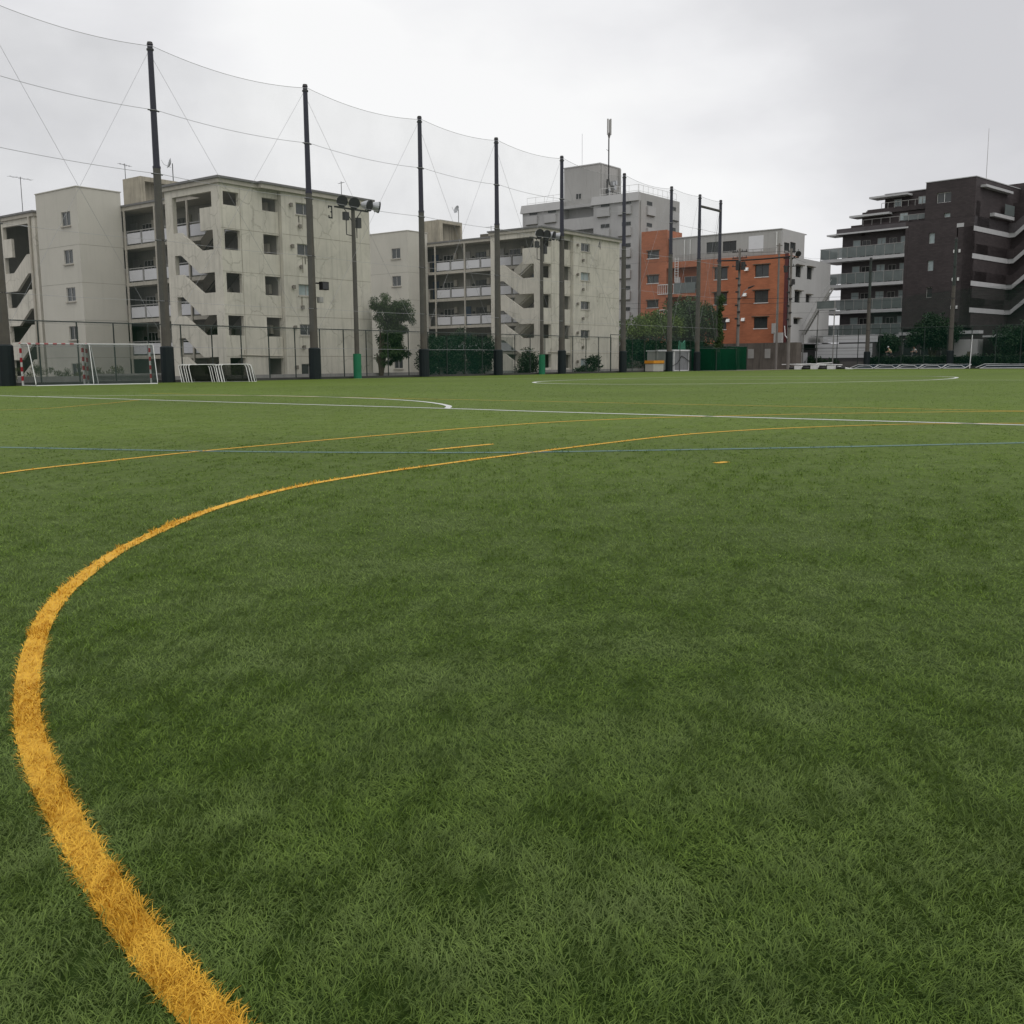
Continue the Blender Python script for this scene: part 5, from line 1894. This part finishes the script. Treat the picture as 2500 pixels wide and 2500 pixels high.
tree("feathery_tree", (52.6, 52.2, 0), "feathery drooping green tree between the two blocks of flats", "tree",
     [(53.2, 52.2, 5.2, 1.05, .9, .62), (54.6, 52.0, 4.9, 1.0, .9, .62), (53.4, 52.3, 4.3, 1.1, .9, .8), (54.9, 52.0, 4.0, .75, .8, .7), (53.7, 52.2, 3.2, 1.05, .9, .8), (53.5, 52.2, 2.3, 1.2, .9, .8), (54.4, 52.2, 1.9, .8, .8, .7), (53.0, 52.1, 1.4, .8, .7, .6), (54.2, 52.3, 1.1, .5, .5, .4)],
     23000, .17, leafmat("feathery_leaf", (.010, .026, .010), (.060, .105, .026)), [(53.3, 52.2, 4.6), (52.7, 52.3, 3.6), (54.0, 52.1, 4.0), (52.2, 52.2, 1.7)], .15, droop=.9, clump=150, narrow=.26)
for loc, lb, bl, n in (
        ((59.0, 52.3, 0), "broad dark bush behind the green netting, left one", [(58.6, 52.3, 1.9, 1.5, 1.0, 1.1), (57.6, 52.3, 1.0, .9, .9, 1.0)], 5200),
        ((62.2, 52.5, 0), "tallest bush in the middle behind the green netting", [(61.8, 52.6, 2.3, 1.7, 1.1, 1.2), (60.6, 52.3, .9, 1.2, .9, .9)], 6000),
        ((64.6, 52.4, 0), "dark bush at the right, next to the padded pole before block 4's stair", [(64.4, 52.4, 1.8, 1.3, 1.0, 1.15), (63.6, 52.3, .9, 1.1, .8, .9)], 5200),
        ((70.2, 52.0, 0), "small rounded bush left of the second floodlight mast", [(70.1, 52.0, 1.1, 1.0, .8, .95), (69.4, 52.0, .6, .8, .7, .6)], 3600),
        ((79.8, 51.9, 0), "small dark shrub at the foot of the end wall numbered 4", [(79.8, 51.9, .8, .75, .7, .8)], 2000),
        ((78.0, 51.6, 0), "low patch of leaves beside the small dark shrub", [(77.6, 51.6, .3, 1.2, .5, .3)], 1200)):
    tree("bush", loc, lb, "bush", bl, n, .15, M_LEAFD, [(b[0], b[1], b[2] + .2) for b in bl], .05, "bushes behind the fence", droop=.2, clump=70, narrow=.5)
tree("big_tree", (107.5, 56.5, 0), "large dark green tree in front of the orange building's balconies", "tree",
     [(106.8, 56.5, 6.1, 3.0, 2.4, 1.9), (110.0, 56.5, 5.6, 2.2, 2.0, 1.7), (103.9, 56.6, 5.3, 1.9, 1.8, 1.4), (109.6, 56.2, 4.1, 3.0, 2.0, 1.2), (105.0, 56.2, 3.9, 2.5, 1.8, 1.1)],
     22000, .26, M_LEAF, [(106.8, 56.5, 5.6), (109.8, 56.5, 5.2), (104.4, 56.5, 5.0), (108, 56.6, 6.8)], .32, clump=150)
tree("yellow_green_tree", (97.0, 56.0, 0), "yellow green tree left of the large dark tree", "tree",
     [(97.8, 56.0, 4.9, 2.1, 1.8, 1.25), (94.6, 56.0, 4.4, 2.1, 1.6, 1.0), (101.0, 56.0, 4.7, 1.9, 1.6, 1.2), (92.6, 56, 3.7, 1.3, 1.2, .9)],
     13000, .22, M_LEAFY, [(97.8, 56.0, 4.6), (95.0, 56.0, 4.2), (100.6, 56.0, 4.4)], .2, clump=120)
tree("hedge", (96, 55.0, 0), "dark overgrown hedge behind the green netting below the trees", "hedge",
     [(91.5 + 2.6 * i, 55.0, 1.7 + .4 * (i % 2), 1.9, 1.2, 1.7) for i in range(7)], 20000, .22, M_LEAFD, [(92 + 3 * i, 55, 2.4) for i in range(5)], .08, clump=200)
T = thing("ivy", (101.3, 49.9, 0), "ivy climbing the lower half of the last tall pole", "ivy")
foliage([(101.2, 49.85, 2.4 + i * 1.0, .48 - .02 * i, .45, .75) for i in range(6)] + [(102.0, 49.9, 7.6, .5, .3, .5)], 5200, .15, M_LEAF, "leaves", T, clump=70)
tree("grass_clump", (27.5, 51.9, 0), "wild grass and weeds growing behind the striped goals", "weeds",
     [(25.4 + i * .9, 51.9, .38, .6, .35, .38 + .14 * (i % 3)) for i in range(8)], 5200, .12, leafmat("weed_leaf", (.045, .065, .025), (.16, .16, .08)), [(27, 51.9, .6)], .015, droop=-1.2, clump=90, narrow=.2)
tree("round_tree", (126.5, 34.8, .8), "dark leafy tree before the right part of the brown flats", "tree",
     [(126.5, 34.8, 4.4, 2.2, 2.0, 1.6), (126.5, 33.4, 3.7, 1.8, 1.8, 1.3), (126.5, 36.3, 3.6, 1.7, 1.7, 1.2)], 11000, .24, M_LEAFD, [(126.5, 34.8, 4.4), (126.5, 33.5, 3.8), (126.5, 36.0, 3.8)], .2, clump=110)
tree("small_tree", (126.0, 39.2, .8), "dark small tree left of the leafy tree, behind the fence pole", "tree",
     [(126.0, 39.8, 3.0, 1.4, 1.3, 1.1)], 4200, .22, M_LEAFD, [(126.0, 39.6, 3.2)], .12, clump=70)
tree("roadside_tree", (126.0, 25.2, .8), "dark tree mass at the right edge below the brown flats", "tree",
     [(126.0, 26.0, 3.0, 2.4, 2.2, 1.6), (126.5, 23.4, 4.0, 2.4, 2.2, 1.9), (126.0, 21.0, 3.6, 2.4, 2.2, 1.9)], 13000, .26, M_LEAFD, [(126, 25.2, 3.4), (126, 23.2, 3.8)], .2, clump=120)
hg = thing("clipped_hedge", (122.0, 30, 0), "long clipped dark hedge along the far right side of the pitch", "hedge")
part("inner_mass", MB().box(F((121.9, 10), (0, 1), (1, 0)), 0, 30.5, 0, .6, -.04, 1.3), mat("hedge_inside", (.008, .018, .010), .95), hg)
foliage([(122.1, 11 + i * 1.0, .85, .5, .75, .62) for i in range(30)], 17000, .16, M_LEAFD, "leaves", hg, clump=500)
tree("plants", (123.8, 47.5, .8), "sprawling plants at the foot of the white boarded shed", "bush", [(122.4, 47.6, .8, .4, 1.2, .6), (122.3, 45.4, .8, .3, .9, .35)], 2600, .16, M_LEAFD, [(122.4, 47.6, .9)], .03, clump=40)


# ------------------------------------------------------------------ two passers-by on bicycles on the road behind the hedge
def skin_body(name, pts, edges, rad, m, parent, lvl=2):
    off = root_of(parent)
    me = bpy.data.meshes.new(name)
    me.from_pydata([tuple(Vector(p) - off) for p in pts], edges, [])
    o = new_obj(name, me, m, parent)
    md = o.modifiers.new("skin", 'SKIN')
    for i, r in enumerate(rad):
        o.data.skin_vertices[0].data[i].radius = (r, r)
    o.data.skin_vertices[0].data[0].use_root = True
    sb = o.modifiers.new("sub", 'SUBSURF')
    sb.levels = sb.render_levels = lvl
    return o


def rider(x, y, g, label, shirt, trousers, capm, hair):
    T = thing("person", (x, y, g), label, "person")
    fwd = Vector((-.61, .79, 0))
    side = Vector((.79, .61, 0))

    def P(f, s, z):
        return tuple(Vector((x, y, g)) + fwd * f + side * s + Vector((0, 0, z)))
    # pelvis, chest, neck, head, arms to the handlebar, legs to the pedals
    pts = [P(0, 0, .95), P(.10, 0, 1.12), P(.24, 0, 1.34), P(.30, 0, 1.44), P(.35, 0, 1.53), P(.38, 0, 1.63)]
    ed = [(0, 1), (1, 2), (2, 3), (3, 4), (4, 5)]
    rad = [.145, .135, .15, .065, .085, .075]
    for s in (-1, 1):
        k = len(pts)
        pts += [P(.24, .18 * s, 1.36), P(.36, .24 * s, 1.14), P(.58, .22 * s, 1.06), P(.66, .22 * s, 1.06)]
        rad += [.055, .045, .034, .036]
        ed += [(2, k), (k, k + 1), (k + 1, k + 2), (k + 2, k + 3)]
        k = len(pts)
        a = .14 if s > 0 else -.10
        pts += [P(.04, .10 * s, .90), P(.38, .11 * s, .70 + a), P(.24, .11 * s, .36 + a), P(.36, .11 * s, .30 + a)]
        rad += [.09, .062, .042, .035]
        ed += [(0, k), (k, k + 1), (k + 1, k + 2), (k + 2, k + 3)]
    skin_body("body", pts, ed, rad, M_SKIN, T)
    # shirt and trousers over the body
    pts2 = [P(0, 0, .97), P(.10, 0, 1.12), P(.24, 0, 1.34), P(.24, .19, 1.36), P(.32, .23, 1.2), P(.24, -.19, 1.36), P(.32, -.23, 1.2)]
    skin_body("shirt", pts2, [(0, 1), (1, 2), (2, 3), (3, 4), (2, 5), (5, 6)], [.165, .16, .172, .075, .065, .075, .065], shirt, T)
    pts3 = [P(0, 0, .90), P(.04, .10, .88), P(.38, .11, .84), P(.27, .11, .60), P(.04, -.10, .88), P(.38, -.11, .60), P(.27, -.11, .38)]
    skin_body("trousers", pts3, [(0, 1), (1, 2), (2, 3), (0, 4), (4, 5), (5, 6)], [.15, .11, .085, .065, .11, .085, .065], trousers, T)
    c = Vector(P(.38, 0, 1.64))
    m = MB()
    n = 12
    for q, h in ((.105, .0), (.10, .06), (.06, .11), (.01, .125)):
        for i in range(n):
            t = 2 * math.pi * i / n
            m.v.append(tuple(c + fwd * math.cos(t) * q + side * math.sin(t) * q + Vector((0, 0, h - .01))))
    for k in range(3):
        m.f += [(k * n + i, k * n + (i + 1) % n, (k + 1) * n + (i + 1) % n, (k + 1) * n + i) for i in range(n)]
    if capm:
        k = len(m.v)
        m.v += [tuple(c + fwd * a + side * b + Vector((0, 0, h))) for a, b, h in ((.06, -.09, .01), (.21, -.06, -.03), (.21, .06, -.03), (.06, .09, .01))]
        m.f.append((k, k + 1, k + 2, k + 3))
    part("cap" if capm else "hair", m, capm or hair, T)
    # face details
    part("nose", MB().tube(tuple(c + fwd * .07 - Vector((0, 0, .06))), tuple(c + fwd * .115 - Vector((0, 0, .09))), .010, .016, 6), M_SKIN, T)
    # the bicycle is a thing of its own
    Bk = thing("bicycle", (x + .1, y - .1, g), "bicycle ridden by the " + ("person in the white cap" if capm else "person with black hair"), "bicycle")
    for f_ in (-.45, .62):
        w = MB()
        pr = [P(f_ + .33 * math.cos(t * math.pi / 10), 0, .34 + .33 * math.sin(t * math.pi / 10)) for t in range(21)]
        w.path(pr, .02, 5)
        for t in range(0, 20, 2):
            w.tube(P(f_, 0, .34), pr[t], .003, None, 3, False)
        part("wheel", w, M_BLACK, Bk)
    fr_ = MB()
    for a_, b_ in (((-.45, .34), (-.05, .88)), ((-.45, .34), (.05, .32)), ((.05, .32), (-.08, .85)), ((.05, .32), (.52, .80)), ((-.05, .7), (.52, .82)), ((.62, .34), (.50, .98))):
        fr_.tube(P(a_[0], 0, a_[1]), P(b_[0], 0, b_[1]), .017, None, 6)
    part("frame", fr_, M_RAIL, Bk)
    part("saddle", MB().tube(P(-.18, 0, .88), P(.08, 0, .89), .08, .03, 8), M_BLACK, Bk)
    part("handlebar", MB().tube(P(.60, -.26, 1.02), P(.60, .26, 1.02), .015, None, 6).tube(P(.50, 0, .98), P(.60, 0, 1.02), .015, None, 6), M_RAIL, Bk)
    part("front_basket", MB().box(F(P(.66, 0, 0)[:2], (fwd.x, fwd.y), (side.x, side.y)), 0, .26, -.16, .16, .80, 1.02), M_RAIL, Bk)
    return T


M_YSH = mat("pale_yellow_cloth", (.62, .62, .36), .9, .05, 6)
M_WCL = mat("white_cloth", (.75, .75, .74), .9, .05, 6)
M_DCL = mat("dark_cloth", (.03, .03, .035), .9, .1, 6)
rider(124.4, 38.9, .85, "person in a pale yellow shirt and white cap riding past behind the hedge", M_YSH, M_DCL, M_WCL, None)
rider(125.2, 36.2, .85, "person with black hair and white shirt riding past behind the hedge", M_WCL, M_DCL, None, M_BLACK)
